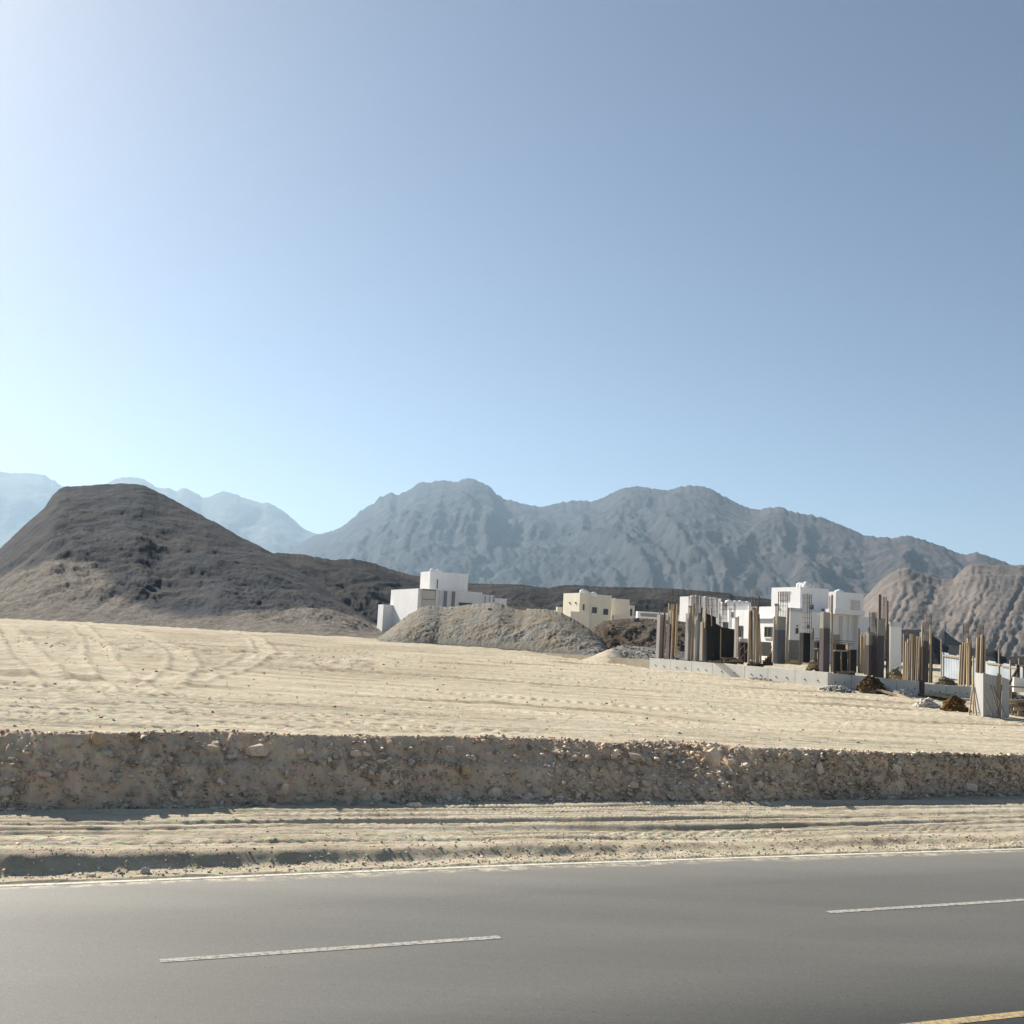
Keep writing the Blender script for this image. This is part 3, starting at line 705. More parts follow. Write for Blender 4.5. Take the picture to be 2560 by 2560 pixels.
# ------------------------------------------------------------------ mounds of gravel and soil on the far side of the plot
GRAV = rockmat('grey_gravel', (0.20, 0.19, 0.165), (0.30, 0.285, 0.25), 1.6, 0.10, (0.27, 0.20, 0.13), 0.5)
SOILD = rockmat('dark_brown_soil', (0.045, 0.038, 0.03), (0.16, 0.12, 0.085), 0.9, 0.4, (0.22, 0.19, 0.17), 0.5)
RUBG = rockmat('grey_rubble', (0.17, 0.165, 0.15), (0.42, 0.405, 0.37), 2.8, 0.3)
SAND = rockmat('pale_sand', (0.40, 0.35, 0.26), (0.52, 0.46, 0.36), 1.5, 0.08)
from mathutils.bvhtree import BVHTree
def bvh_of(o):
    me = o.data
    return BVHTree.FromPolygons([v.co[:] for v in me.vertices], [p.vertices[:] for p in me.polygons])
def stones_on(o, name, n, s0, m, jit=.5, xr=None):
    b = bvh_of(o)
    bb = np.array([v[:] for v in o.bound_box]); P, S = [], []
    k = 0
    while len(P) < n and k < n * 6:
        k += 1
        x = rng.uniform(bb[:, 0].min(), bb[:, 0].max()); y = rng.uniform(bb[:, 1].min(), bb[:, 1].max())
        h = b.ray_cast(Vector((x, y, 500)), Vector((0, 0, -1)))
        if h[0] is None: continue
        P.append(tuple(h[0])); S.append(float(np.exp(rng.normal(math.log(s0), jit))))
    P = np.array(P); S = np.array(S); ok = P[:, 2] > H(P[:, 0], P[:, 1]); P, S = P[ok], S[ok]
    return scatter(name, np.array(P), S, m, o)
HP = [(930, 1610), (945, 1596), (965, 1580), (985, 1565), (1000, 1552), (1020, 1537), (1038, 1527), (1055, 1517), (1075, 1514), (1092, 1515), (1110, 1518), (1130, 1517), (1160, 1513), (1185, 1510), (1205, 1509), (1230, 1506), (1248, 1507), (1262, 1513), (1285, 1521), (1310, 1526), (1330, 1522), (1365, 1523), (1400, 1530), (1430, 1545), (1455, 1560), (1478, 1576), (1500, 1594), (1518, 1614), (1535, 1640)]
heap = ridge('gravel_heap', HP, [(930, 93), (1100, 93), (1535, 84)], [(930, 85.5), (1100, 86), (1535, 77)], GRAV, 808, 420, 110, spur=(2.2, 0.5), amp=0.03, jag=1.6, jf=0.12, z0=[(930, 2.3), (1100, 2.35), (1535, 2.0)], clampk=0.9, prof=lambda t, px: t ** 0.8,
             extra=lambda x, y, T, px: (0.10 * fbm(x * 1.1, y * 1.1, 4, 48) + 0.05 * fbm(x * 4, y * 4, 3, 49)) * np.clip(T * 6, 0, 1) * np.clip(1.1 - T, .1, 1))
tag(heap, 'long grey gravel heap with a two-humped crest in front of the leftmost white villa', 'gravel heap')
stones_on(heap, 'loose_stones', 3800, 0.06, RUBG)
DS = [(1455, 1600), (1475, 1578), (1490, 1563), (1510, 1553), (1530, 1550), (1560, 1547), (1590, 1545), (1620, 1546), (1660, 1549), (1700, 1553), (1740, 1560), (1790, 1580)]
dsoil = ridge('soil_heap', DS, 92, 80, SOILD, 818, 160, 70, spur=(2.5, 0.6), amp=0.16, jag=1.4, jf=0.15, z0=1.6, prof=lambda t, px: t ** 0.75,
              extra=lambda x, y, T, px: 0.14 * fbm(x * 1.2, y * 1.2, 4, 47) * np.clip(T * 6, 0, 1) * np.clip(1.1 - T, .1, 1))
tag(dsoil, 'dark brown soil and rubble heap right of the gravel heap, below the low white wall', 'soil heap')
stones_on(dsoil, 'loose_stones', 300, 0.22, RUBG)
GR = [(1490, 1640), (1510, 1628), (1535, 1618), (1560, 1613), (1600, 1616), (1640, 1620), (1690, 1624), (1740, 1640)]
grub = ridge('rubble_heap', GR, 76, 69.5, RUBG, 828, 140, 50, spur=(1.2, 0.6), amp=0.12, jag=1.0, jf=0.2, z0=1.4, prof=lambda t, px: t ** 0.7)
tag(grub, 'low heap of grey broken stone at the left end of the concrete foundation', 'rubble heap')
stones_on(grub, 'loose_stones', 900, 0.14, RUBG)
SP = [(1455, 1650), (1480, 1641), (1500, 1632), (1520, 1624), (1532, 1623), (1548, 1629), (1565, 1642), (1580, 1655)]
sp = ridge('sand_pile', SP, 72, 68.5, SAND, 838, 60, 30, spur=(1.5, 0.6), amp=0.05, jag=0.4, jf=0.2, z0=1.5, prof=lambda t, px: t ** 0.85)
tag(sp, 'small pale pointed sand pile at the right foot of the gravel heap', 'sand pile')
# ================================================================== HOUSES
def plaster(name, c0, c1, sc_=0.6):
    def f(t):
        c = t.mix(t.ramp(t.noise(sc_, 5, 0.6), [(0.35, 0.0), (0.7, 1.0)]), c0, c1)
        st = t.ramp(t.noise(1.0, 5, 0.7, t.mapping((2.2, 2.2, 0.22))), [(0.55, 0.0), (0.75, 0.30)])
        c = t.mix(st, c, (c0[0] * .62, c0[1] * .58, c0[2] * .52))
        t.col(c)
        t.nrm(t.bump(t.noise(12, 3, 0.6), 0.15, 0.01)); t.b.inputs['Roughness'].default_value = 0.85
    return mat(name, f)
WHITE = plaster('white_plaster', (0.74, 0.73, 0.72), (0.82, 0.81, 0.80))
CREAM = plaster('cream_plaster', (0.70, 0.64, 0.52), (0.76, 0.71, 0.59))
GREYP = plaster('grey_plaster', (0.26, 0.25, 0.25), (0.32, 0.31, 0.31))
BEIGE = plaster('beige_plaster', (0.55, 0.50, 0.46), (0.60, 0.56, 0.52))
TANK = plaster('white_tank_plastic', (0.78, 0.78, 0.78), (0.84, 0.84, 0.84))
def m_glass(t):
    t.col(t.mix(t.ramp(t.noise(3, 2, 0.5), [(0.3, 0.0), (0.7, 1.0)]), (0.018, 0.024, 0.02), (0.045, 0.055, 0.045)))
    t.b.inputs['Roughness'].default_value = 0.12; t.b.inputs['Specular IOR Level'].default_value = 0.6
PANE = mat('window_glass', m_glass)
def m_alu(t):
    t.col(t.mix(t.ramp(t.noise(5, 3, .5), [(.3, 0), (.7, 1)]), (0.10, 0.10, 0.10), (0.16, 0.16, 0.155)))
    t.b.inputs['Roughness'].default_value = 0.5
ALU = mat('dark_window_frame', m_alu)
BOXF = [(0, 3, 2, 1), (4, 5, 6, 7), (0, 1, 5, 4), (1, 2, 6, 5), (2, 3, 7, 6), (3, 0, 4, 7)]
def prism(plan, z0, z1, top=None):
    """plan: 4 points counter-clockwise; vertices bottom then top"""
    V = [(p[0], p[1], z0) for p in plan] + [(p[0], p[1], z1) for p in (top or plan)]
    return V, BOXF
class Bag:
    def __init__(s): s.V, s.F = [], []
    def add(s, V, F):
        o = len(s.V); s.V += [tuple(map(float, v)) for v in V]; s.F += [tuple(i + o for i in f) for f in F]
    def box(s, O, A, B, Hh):
        O, A, B, Hh = (np.array(v, float) for v in (O, A, B, Hh))
        s.add([O, O + A, O + A + B, O + B, O + Hh, O + A + Hh, O + A + B + Hh, O + B + Hh], BOXF)
    def bar(s, a, b, w, d=None):
        a, b = np.array(a, float), np.array(b, float); d = d or w
        t = b - a; L = np.linalg.norm(t); t = t / L
        r = np.array([1.0, 0, 0]) if abs(t[0]) < .9 else np.array([0, 1.0, 0])
        n1 = np.cross(t, r); n1 /= np.linalg.norm(n1); n2 = np.cross(t, n1)
        # n2 roughly along x: width; n1 depth
        O = a - n2 * w / 2 - n1 * d / 2
        s.box(O, n2 * w, n1 * d, t * L)
    def make(s, name, m, parent=None, bevel=0):
        me = mesh_from(name, s.V, s.F, [m])
        bm = bmesh.new(); bm.from_mesh(me); bmesh.ops.recalc_face_normals(bm, faces=bm.faces)
        bm.to_mesh(me); bm.free()
        return link(name, me, parent)
def empty(name, loc=(0, 0, 0)):
    o = bpy.data.objects.new(name, None); COL.objects.link(o); o.location = loc; o.empty_display_size = 0.5; return o
def parent_keep(o, p):
    o.parent = p; o.matrix_parent_inverse = Matrix.Translation(-Vector(p.location)); return o
class Box3:
    """upright box: near corner on sight line xC at depth D; wide face to xR along U, end face to xL along V"""
    def __init__(s, xL, xC, xR, ytop, D, zb, rot=26, back=8.0, zt=None):
        a = R(rot); s.U = np.array([math.cos(a), math.sin(a), 0]); s.Vd = np.array([-math.sin(a), math.cos(a), 0])
        s.C = PY(xC, ytop, D); s.zt = s.C[2] if zt is None else zt; s.zb = zb
        s.C = np.array([s.C[0], s.C[1], 0.0])
        s.w = s.along(s.U, xR, ytop); s.d = s.along(s.Vd, xL, ytop) if xL < xC - 1.5 else back
    def along(s, dr, px, py):
        d = ray(px, py)                       # C + k*dr has direction px (plan only, at height of point)
        z = s.zt
        # find k so that the projection of (C + k dr, z) has image x = px
        lo, hi = 0.0, 60.0
        def img(k):
            p = s.C + dr * k; v = np.array([p[0], p[1], z]) - CAM
            return CX + FPX * v.dot(RT) / v.dot(F_)
        sg = 1 if img(1) > img(0) else -1
        for _ in range(50):
            mid = (lo + hi) / 2
            if (img(mid) - px) * sg < 0: lo = mid
            else: hi = mid
        return max(lo, 0.2)
    def bag(s, inset=0, z0=None, z1=None, rim=0.35):
        b = Bag()
        z0 = s.zb if z0 is None else z0; z1 = s.zt if z1 is None else z1
        O = np.array([s.C[0], s.C[1], z0])
        b.box(O, s.U * s.w, s.Vd * s.d, (0, 0, z1 - rim - z0))
        # parapet round the roof
        t = 0.2; zr = z1 - rim
        O = np.array([s.C[0], s.C[1], zr])
        b.box(O, s.U * s.w, s.Vd * t, (0, 0, rim)); b.box(O + s.Vd * (s.d - t), s.U * s.w, s.Vd * t, (0, 0, rim))
        b.box(O + s.Vd * t, s.U * t, s.Vd * (s.d - 2 * t), (0, 0, rim)); b.box(O + s.Vd * t + s.U * (s.w - t), s.U * t, s.Vd * (s.d - 2 * t), (0, 0, rim))
        return b
    def pt(s, face, px, py):
        n = -s.Vd if face == 'f' else -s.U
        d = ray(px, py); k = n.dot(np.array([s.C[0], s.C[1], CAM[2]]) - CAM) / n.dot(d)
        return CAM + d * k
    def panel(s, face, x0, x1, y0, y1, m, th=0.04, name='panel', parent=None):
        dr = s.U if face == 'f' else s.Vd; n = -s.Vd if face == 'f' else -s.U
        a = s.pt(face, x0, y1); c = s.pt(face, x1, y0)
        k = (c - a).dot(dr); b = Bag(); b.box(a + n * 0.003, dr * k, n * th, (0, 0, c[2] - a[2]))
        return b.make(name, m, parent)
    def window(s, face, x0, x1, y0, y1, parent, mull=True):
        dr = s.U if face == 'f' else s.Vd; n = -s.Vd if face == 'f' else -s.U
        a = s.pt(face, x0, y1); c = s.pt(face, x1, y0); k = (c - a).dot(dr); h = c[2] - a[2]
        if k < 0: a = a + dr * k; k = -k
        a = a + n * 0.004; f = Bag(); t = 0.07
        f.box(a, dr * k, n * .07, (0, 0, t)); f.box(a + (0, 0, h - t), dr * k, n * .07, (0, 0, t))
        for q in ((0, k - t) if not mull else (0, k / 2 - t / 2, k - t)): f.box(a + dr * q + (0, 0, t), dr * t, n * .07, (0, 0, h - 2 * t))
        w = f.make('window', ALU, parent)
        g = Bag(); g.box(a + dr * t / 2 + (0, 0, t / 2), dr * (k - t), n * 0.03, (0, 0, h - t)); g.make('pane', PANE, w)
        sl = Bag(); sl.box(a - dr * .08 + (0, 0, -0.09), dr * (k + .16), n * .14, (0, 0, .085)); sl.make('sill', WHITE, w)
        return w
def tank(P, r, h, parent):
    bm = bmesh.new()
    prof = [(0.0, 0), (r, 0), (r, h * .75), (r * .85, h * .86), (r * .35, h * .95), (r * .3, h), (0, h)]
    N = 14; V = []; F = []
    for rr_, z in prof:
        for i in range(N):
            a = i * 6.28318 / N; V.append((P[0] + rr_ * math.cos(a), P[1] + rr_ * math.sin(a), P[2] + z))
    for j in range(len(prof) - 1):
        for i in range(N): F.append((j * N + i, j * N + (i + 1) % N, (j + 1) * N + (i + 1) % N, (j + 1) * N + i))
    bm.free()
    return link('water_tank', mesh_from('water_tank', V, F, [TANK], True), parent)
def roof_tank(B, x, y, r, h, parent):
    """a tank standing on the roof of box B near sight line x"""
    bk = min(1.0, B.d / 2); q = B.C + B.Vd * bk; v = np.array([q[0], q[1], B.zt]) - CAM; u = np.array([B.C[0], B.C[1], B.zt]) - CAM
    sh = FPX * (v.dot(RT) / v.dot(F_) - u.dot(RT) / u.dot(F_))
    k = max(B.along(B.U, x - sh, y), r + .25); p = q + B.U * k; r = r * .8; h = h * .85
    return tank((p[0], p[1], B.zt - .33), r, h, parent)
def house(name, label, cat='house'):
    o = empty(name); tag(o, label, cat); return o

ZB = 1.6
# villa at the left
h = house('white_villa', 'white villa with a tall block and grey recessed strips, behind the gravel heap', 'villa')
B = Box3(1052, 1076, 1171, 1428, 122, ZB); B.bag().make('tower', WHITE, h); T1 = B
B.window('f', 1092, 1094, 1448, 1472, h, False)
for x, r, hh in ((1072, .45, .75), (1080, .4, .9), (1088, .4, .55), (1096, .45, .8)): roof_tank(B, x, 1428, r, hh, h)
B = Box3(978, 1046, 1101, 1471, 113, ZB); B.bag().make('side_block', WHITE, h)
B.panel('f', 1049, 1090, 1474, 1600, GREYP, .05, 'grey_surround', h)
B2 = Box3(1046.5, 1049, 1090, 1474, 112.6, ZB)
B.panel('f', 1052, 1087, 1478, 1496, BEIGE, .09, 'infill_panel', h); B.panel('f', 1052, 1087, 1501, 1530, BEIGE, .09, 'infill_panel', h)
B.panel('f', 1091, 1098.5, 1476, 1600, GREYP, .05, 'grey_strip', h)
B = Box3(1100, 1101, 1206, 1474, 116, ZB, back=4.8); B.bag().make('main_block', WHITE, h)
B.panel('f', 1103, 1118, 1478, 1600, GREYP, .05, 'grey_strip', h); B.panel('f', 1123, 1138, 1479, 1600, GREYP, .05, 'grey_strip', h)
B.window('f', 1146, 1180, 1508, 1530, h)
B = Box3(1200, 1206, 1236, 1486, 121, ZB, back=5); B.bag().make('end_block', WHITE, h)
for a_, b_ in ((1207, 1214), (1218, 1225), (1228, 1234)): B.panel('f', a_, b_, 1489, 1600, GREYP, .05, 'grey_strip', h)
B = Box3(1236, 1237, 1267, 1495, 121.5, ZB, back=5); B.bag().make('low_wing', WHITE, h)
B = Box3(946, 959, 985, 1511, 119, ZB, back=4); B.bag().make('annex', WHITE, h)
# cream house
h = house('cream_house', 'cream two-storey house with square windows, right of the gravel heap')
B = Box3(1409, 1450, 1474, 1482, 132, ZB); B.bag().make('left_block', CREAM, h)
B.window('f', 1456.5, 1461, 1511, 1526, h, False)
for x in (1424, 1439): B.panel('e', x + 1.5, x, 1505, 1509, ALU, .1, 'wall_lamp', h)
B3 = Box3(1470, 1473.5, 1530, 1485, 133.5, ZB); B3.bag().make('middle_block', CREAM, h)
B3.window('f', 1480, 1492, 1518.5, 1533, h); B3.window('f', 1508, 1520, 1522.5, 1537, h)
for x, r, hh in ((1457, .5, 1.0), (1463, .5, .95), (1471, .5, .7)): roof_tank(B, x, 1482, r, hh, h)
for x, r, hh in ((1478, .45, .75), (1485, .45, .6)): roof_tank(B3, x, 1482, r, hh, h)
B = Box3(1529, 1530, 1574, 1496, 136, ZB, back=6); B.bag().make('right_block', CREAM, h)
roof_tank(B, 1536, 1494, .5, .5, h); roof_tank(B, 1542, 1494, .5, .45, h)
B = Box3(1573, 1574, 1587, 1513, 140, ZB, back=5); B.bag().make('end_block', CREAM, h)
B.window('f', 1575, 1580, 1522, 1541, h, False)
B = Box3(1417, 1427, 1474, 1528, 127, ZB, back=3); B.bag().make('yard_wall', CREAM, h)
B = Box3(1390, 1394, 1406, 1517, 134, ZB, back=3); B.bag().make('gate_pillar', CREAM, h)
B = Box3(1320, 1321, 1392, 1522, 134, ZB, back=.4); B.bag(rim=.1).make('boundary_wall', CREAM, h)
B = Box3(1530, 1535, 1588, 1537, 134, ZB, back=.4); B.bag(rim=.1).make('front_wall', CREAM, h)
# low long white building
h = house('low_white_building', 'long low white building with a recessed grey band, behind the dark soil heap', 'building')
B = Box3(1590, 1594, 1727, 1528, 118, ZB, rot=8); B.bag().make('wall', WHITE, h)
B.panel('f', 1601, 1652, 1535, 1541, GREYP, .03, 'recessed_band', h); B.panel('f', 1690, 1722, 1533, 1537, GREYP, .03, 'recessed_band', h)
# villa seen through the rebar, left of the tall one
h = house('white_villa', 'white flat-roofed villa seen through the rebar, left of the tallest white villa', 'villa')
B = Box3(1700, 1728, 1803, 1491, 106, ZB); B.bag().make('upper_block', WHITE, h)
for x, r, hh in ((1733, .5, .6), (1741, .5, .65), (1749, .5, .6), (1765, .5, .6), (1775, .5, .55), (1784, .5, .55)): roof_tank(B, x, 1494, r, hh, h)
B = Box3(1805, 1873, 1876, 1514, 96, ZB, back=6, rot=20); B.bag().make('front_block', WHITE, h)
B.window('e', 1847, 1857, 1564, 1594, h)
B.panel('e', 1829, 1833, 1530, 1543, ALU, .05, 'vent', h)
BB = Box3(1800, 1806, 1874, 1505, 104, ZB, rot=10); BB.bag().make('rear_block', WHITE, h)
for x, r, hh in ((1822, .45, .7), (1829, .45, .6), (1838, .45, .65), (1851, .45, .7), (1859, .45, .6), (1868, .45, .65)): roof_tank(BB, x, 1504, r, hh, h)
B = Box3(1873, 1938, 1945, 1516, 93, ZB, rot=20); B.bag().make('entrance_block', WHITE, h)
B.window('e', 1912, 1931, 1567, 1593, h)
B.panel('e', 1875, 1936, 1544.5, 1547, WHITE, .25, 'ledge', h)
# tallest white villa
h = house('white_villa', 'tallest white villa with a domed water tank on its roof, behind the construction site', 'villa')
B = Box3(1929, 2001, 2072, 1467, 102, ZB); B.bag().make('tower', WHITE, h); TT = B
B.window('f', 2024, 2033, 1512, 1523, h, False); B.window('f', 2054, 2059, 1522, 1528, h, False); B.window('e', 1938, 1945, 1509, 1516, h, False)
for i in range(6): B.panel('e', 1950 + i * 4.2, 1951.6 + i * 4.2, 1480, 1503, BEIGE, .06, 'lattice_bar', h)
B.panel('e', 1948, 1975, 1478, 1480, BEIGE, .08, 'lattice_bar', h)
B.panel('f', 2007, 2030, 1487, 1489, BEIGE, .08, 'lattice_bar', h)
for i in range(6): B.panel('f', 2008 + i * 4, 2009.3 + i * 4, 1489, 1518, BEIGE, .06, 'lattice_bar', h)
for x, r, hh in ((1979, .35, .6), (1986, .35, .55), (1993, .35, .5)):
    p = B.pt('e', x, 1466) + B.U * 1.0; tank((p[0], p[1], B.zt - .33), r, hh + .25, h)
for x, r, hh in ((2007, .55, .95), (2015, .62, 1.1), (2024, .5, .8)): roof_tank(B, x, 1466, r, hh, h)
B = Box3(1974, 1976, 2006, 1519, 97, ZB, back=6); B.bag().make('front_block', WHITE, h)
B.window('f', 1989, 1995, 1570, 1584, h, False); B.panel('f', 1991, 1994, 1563, 1566, ALU, .1, 'wall_lamp', h)
B = Box3(2005, 2006, 2062, 1529, 98.5, ZB, back=4); B.bag().make('side_block', WHITE, h)
B.panel('f', 2017, 2022, 1562, 1571, ALU, .1, 'wall_lamp', h)
h = house('white_villa', 'white villa with a projecting balcony slab, right neighbour of the tallest one', 'villa')
B = Box3(2072, 2090, 2159, 1479, 105, ZB); B.bag().make('tower', WHITE, h)
B.panel('f', 2127, 2150, 1502, 1560, BEIGE, .05, 'panel', h)
for x, r, hh in ((2080, .35, .55), (2088, .35, .6), (2098, .5, .7)): roof_tank(B, max(x, 2091), 1478, r, hh, h)
B = Box3(2062, 2063, 2146, 1534, 99, ZB, back=5); B.bag().make('front_block', WHITE, h)
B.panel('f', 2064, 2138, 1527.5, 1534, WHITE, 1.2, 'balcony_slab', h); B.panel('f', 2118, 2122, 1536, 1620, WHITE, .3, 'pilaster', h)
B.panel('f', 2096, 2106, 1541, 1620, BEIGE, .05, 'panel', h)
B = Box3(2145, 2146, 2212, 1541, 100, ZB, back=6); B.bag().make('right_block', WHITE, h)
B.window('f', 2170, 2174, 1570, 1579, h, False)
h = house('white_house', 'plain white house block left of the wide screen of timber studs')
B = Box3(2222, 2226, 2254, 1554, 84, 0.4, back=6); B.bag().make('wall', WHITE, h)
# ================================================================== CONSTRUCTION SITE
def m_ply(a, b):
    def f(t):
        v = t.mapping((3, 3, 0.5))
        c = t.mix(t.ramp(t.noise(1.2, 6, 0.7, v), [(0.3, 0.0), (0.7, 1.0)]), a, b)
        c = t.mix(t.ramp(t.noise(9, 5, 0.8), [(0.62, 0.0), (0.72, 0.7)]), c, (0.42, 0.40, 0.37))
        t.col(c); t.b.inputs['Roughness'].default_value = 0.6
    return f
PLYG = mat('grey_plywood', m_ply((0.27, 0.25, 0.24), (0.38, 0.355, 0.34)))
PLYP = mat('purple_brown_plywood', m_ply((0.085, 0.068, 0.070), (0.14, 0.115, 0.115)))
PLYB = mat('blue_grey_plywood', m_ply((0.105, 0.115, 0.13), (0.165, 0.175, 0.19)))
PLYK = mat('black_plywood', m_ply((0.012, 0.012, 0.012), (0.028, 0.026, 0.024)))
def m_wood(a, b):
    def f(t):
        oi = t.node('ObjectInfo')
        c = t.mix(t.ramp(t.noise(1.5, 6, 0.7, t.mapping((8, 8, 0.8))), [(0.3, 0.0), (0.7, 1.0)]), a, b)
        c = t.mix(0.5, c, t.mix(1.0, c, t.ramp(oi.outputs['Random'], [(0.0, (0.55, 0.5, 0.45)), (1.0, (1.3, 1.25, 1.15))]), 'MULTIPLY'))
        t.col(c); t.b.inputs['Roughness'].default_value = 0.85
    return f
WOOD = mat('weathered_timber', m_wood((0.28, 0.22, 0.155), (0.46, 0.38, 0.28)))
WOODY = mat('fresh_timber', m_wood((0.37, 0.28, 0.17), (0.52, 0.42, 0.27)))
WOODD = mat('dark_timber', m_wood((0.075, 0.055, 0.045), (0.15, 0.115, 0.09)))
def m_conc(a, b):
    def f(t):
        c = t.mix(t.ramp(t.noise(0.8, 7, 0.7), [(0.3, 0.0), (0.7, 1.0)]), a, b)
        c = t.mix(t.ramp(t.noise(2.5, 5, 0.7, t.mapping((2.5, 2.5, 0.6))), [(0.6, 0.0), (0.75, 0.45)]), c, (0.24, 0.22, 0.19))
        t.col(c); t.nrm(t.bump(t.noise(15, 6, 0.7), 0.35, 0.02)); t.b.inputs['Roughness'].default_value = 0.95
    return f
CONC = mat('fresh_concrete', m_conc((0.52, 0.51, 0.465), (0.68, 0.665, 0.61)))
CONC2 = mat('column_concrete', m_conc((0.30, 0.285, 0.25), (0.42, 0.40, 0.355)))
BLOCK = mat('concrete_block', m_conc((0.25, 0.24, 0.215), (0.34, 0.325, 0.29)))
DIRT = mat('slab_dirt', m_conc((0.26, 0.22, 0.17), (0.40, 0.35, 0.28)))
def m_rust(t):
    t.col(t.mix(t.ramp(t.noise(6, 4, .6), [(.3, 0), (.7, 1)]), (0.10, 0.075, 0.065), (0.19, 0.15, 0.13)))
    t.b.inputs['Roughness'].default_value = 0.7
RUST = mat('rusty_steel', m_rust)
def m_tin(t):
    c = t.mix(t.ramp(t.noise(0.7, 4, .6), [(.35, 0), (.7, 1)]), (0.34, 0.39, 0.43), (0.50, 0.55, 0.58))
    t.col(c); t.b.inputs['Metallic'].default_value = 0.25; t.b.inputs['Roughness'].default_value = 0.45
TIN = mat('blue_white_tin', m_tin)

AS = R(26); SU = np.array([math.cos(AS), math.sin(AS), 0]); SV = np.array([-math.sin(AS), math.cos(AS), 0])
# front line of the foundation: depth along the picture
def fdep(px): return float(np.interp(px, [1600, 1625, 2070, 2250, 2440, 2600], [66.8, 66, 54, 55.5, 57, 58]))
P1t, P1b = PY(1624, 1645, 66), PY(1621, 1672, 66)
P2t, P2b = PY(2070, 1681, 54), PY(2069, 1718, 54)
P3t, P3b = PY(2440, 1717, 57), PY(2440, 1746, 57)
# foundation
fd = empty('foundation', (P2t[0], P2t[1], 1.6)); tag(fd, 'long pale concrete foundation wall with a corner, under the formwork columns', 'foundation')
def wallrun(At, Ab, Bt, Bb, cuts, gap=0.03, th=0.3, m=CONC, bolts=True):
    At, Ab, Bt, Bb = (np.array(v) for v in (At, Ab, Bt, Bb))
    dr = (Bt - At); dr[2] = 0; dr /= np.linalg.norm(dr); nn = np.array([-dr[1], dr[0], 0])
    for a, b in zip(cuts[:-1], cuts[1:]):
        g = gap / np.linalg.norm(Bt - At)
        p = [At + (Bt - At) * (a + g / 2), At + (Bt - At) * (b - g / 2)]
        q = [Ab + (Bb - Ab) * (a + g / 2), Ab + (Bb - Ab) * (b - g / 2)]
        for k in (0, 1): q[k] = np.array([p[k][0], p[k][1], q[k][2] - 0.35])
        B = Bag()
        B.add([q[0], q[1], q[1] + nn * th, q[0] + nn * th, p[0], p[1], p[1] + nn * th, p[0] + nn * th], BOXF)
        o = B.make('wall_panel', m, fd); parent_keep(o, fd)
        if bolts:
            Bb_ = Bag()
            for f in (0.3, 0.7):
                c = (p[0] * (1 - f) + p[1] * f) * .45 + (q[0] * (1 - f) + q[1] * f) * .55 + np.array([0, 0, .12])
                Bb_.box(c - nn * 0.03 - dr * .03, dr * .06, nn * .035, (0, 0, .06))
            o2 = Bb_.make('tie_hole', RUST, o)
def frac(px, a, b, y): # fraction along a wall for a sight line
    A_, B_ = np.array(a), np.array(b); lo, hi = 0, 1
    for _ in range(40):
        m_ = (lo + hi) / 2; p = A_ + (B_ - A_) * m_; v = p - CAM
        if CX + FPX * v.dot(RT) / v.dot(F_) < px: lo = m_
        else: hi = m_
    return lo
wallrun(P1t, P1b, P2t, P2b, [0] + [frac(x, P1t, P2t, 0) for x in (1676, 1730, 1781, 1862, 1920, 1988)] + [1])
M = PY(2305, 1703, 55.9); Mb = PY(2305, 1735, 55.9)
wallrun(P2t + np.array([.02, .01, -0.02]), P2b, M, Mb, [0, frac(2128, P2t, M, 0), frac(2242, P2t, M, 0), 1])
M2 = PY(2310.5, 1707, 55.95); M2b = PY(2310.5, 1737, 55.95)
wallrun(M2 - np.array([0, 0, .06]), M2b, P3t, P3b, [0, frac(2366, M2, P3t, 0), 1])
B = Bag(); a = PY(2304.5, 1701, 55.7); b_ = PY(2311.5, 1740, 55.7); B.box((a[0], a[1], b_[2] - .3), (b_ - a) * [1, 1, 0], SV * .2, (0, 0, a[2] - b_[2] + .3)); parent_keep(B.make('joint_board', WOODD, fd), fd)
# slab fill behind the walls
fl = Bag(); bk = SV * 13
top = [P1t, P2t, P3t, P3t + bk, P1t + bk * 1.0]
V = [(p[0], p[1], p[2] - 0.10) for p in (P1t + SV * .25 + SU * .1, P2t + SV * .3, M + SV * .25, P3t + SV * .25, P3t + bk, P1t + bk)]
V += [(v[0], v[1], v[2] - 1.5) for v in V]
n6 = 6
F = [tuple(range(n6)), tuple(range(2 * n6 - 1, n6 - 1, -1))] + [(i, i + n6, (i + 1) % n6 + n6, (i + 1) % n6) for i in range(n6)]
fl.add(V, F); parent_keep(fl.make('floor_slab', DIRT, fd), fd)

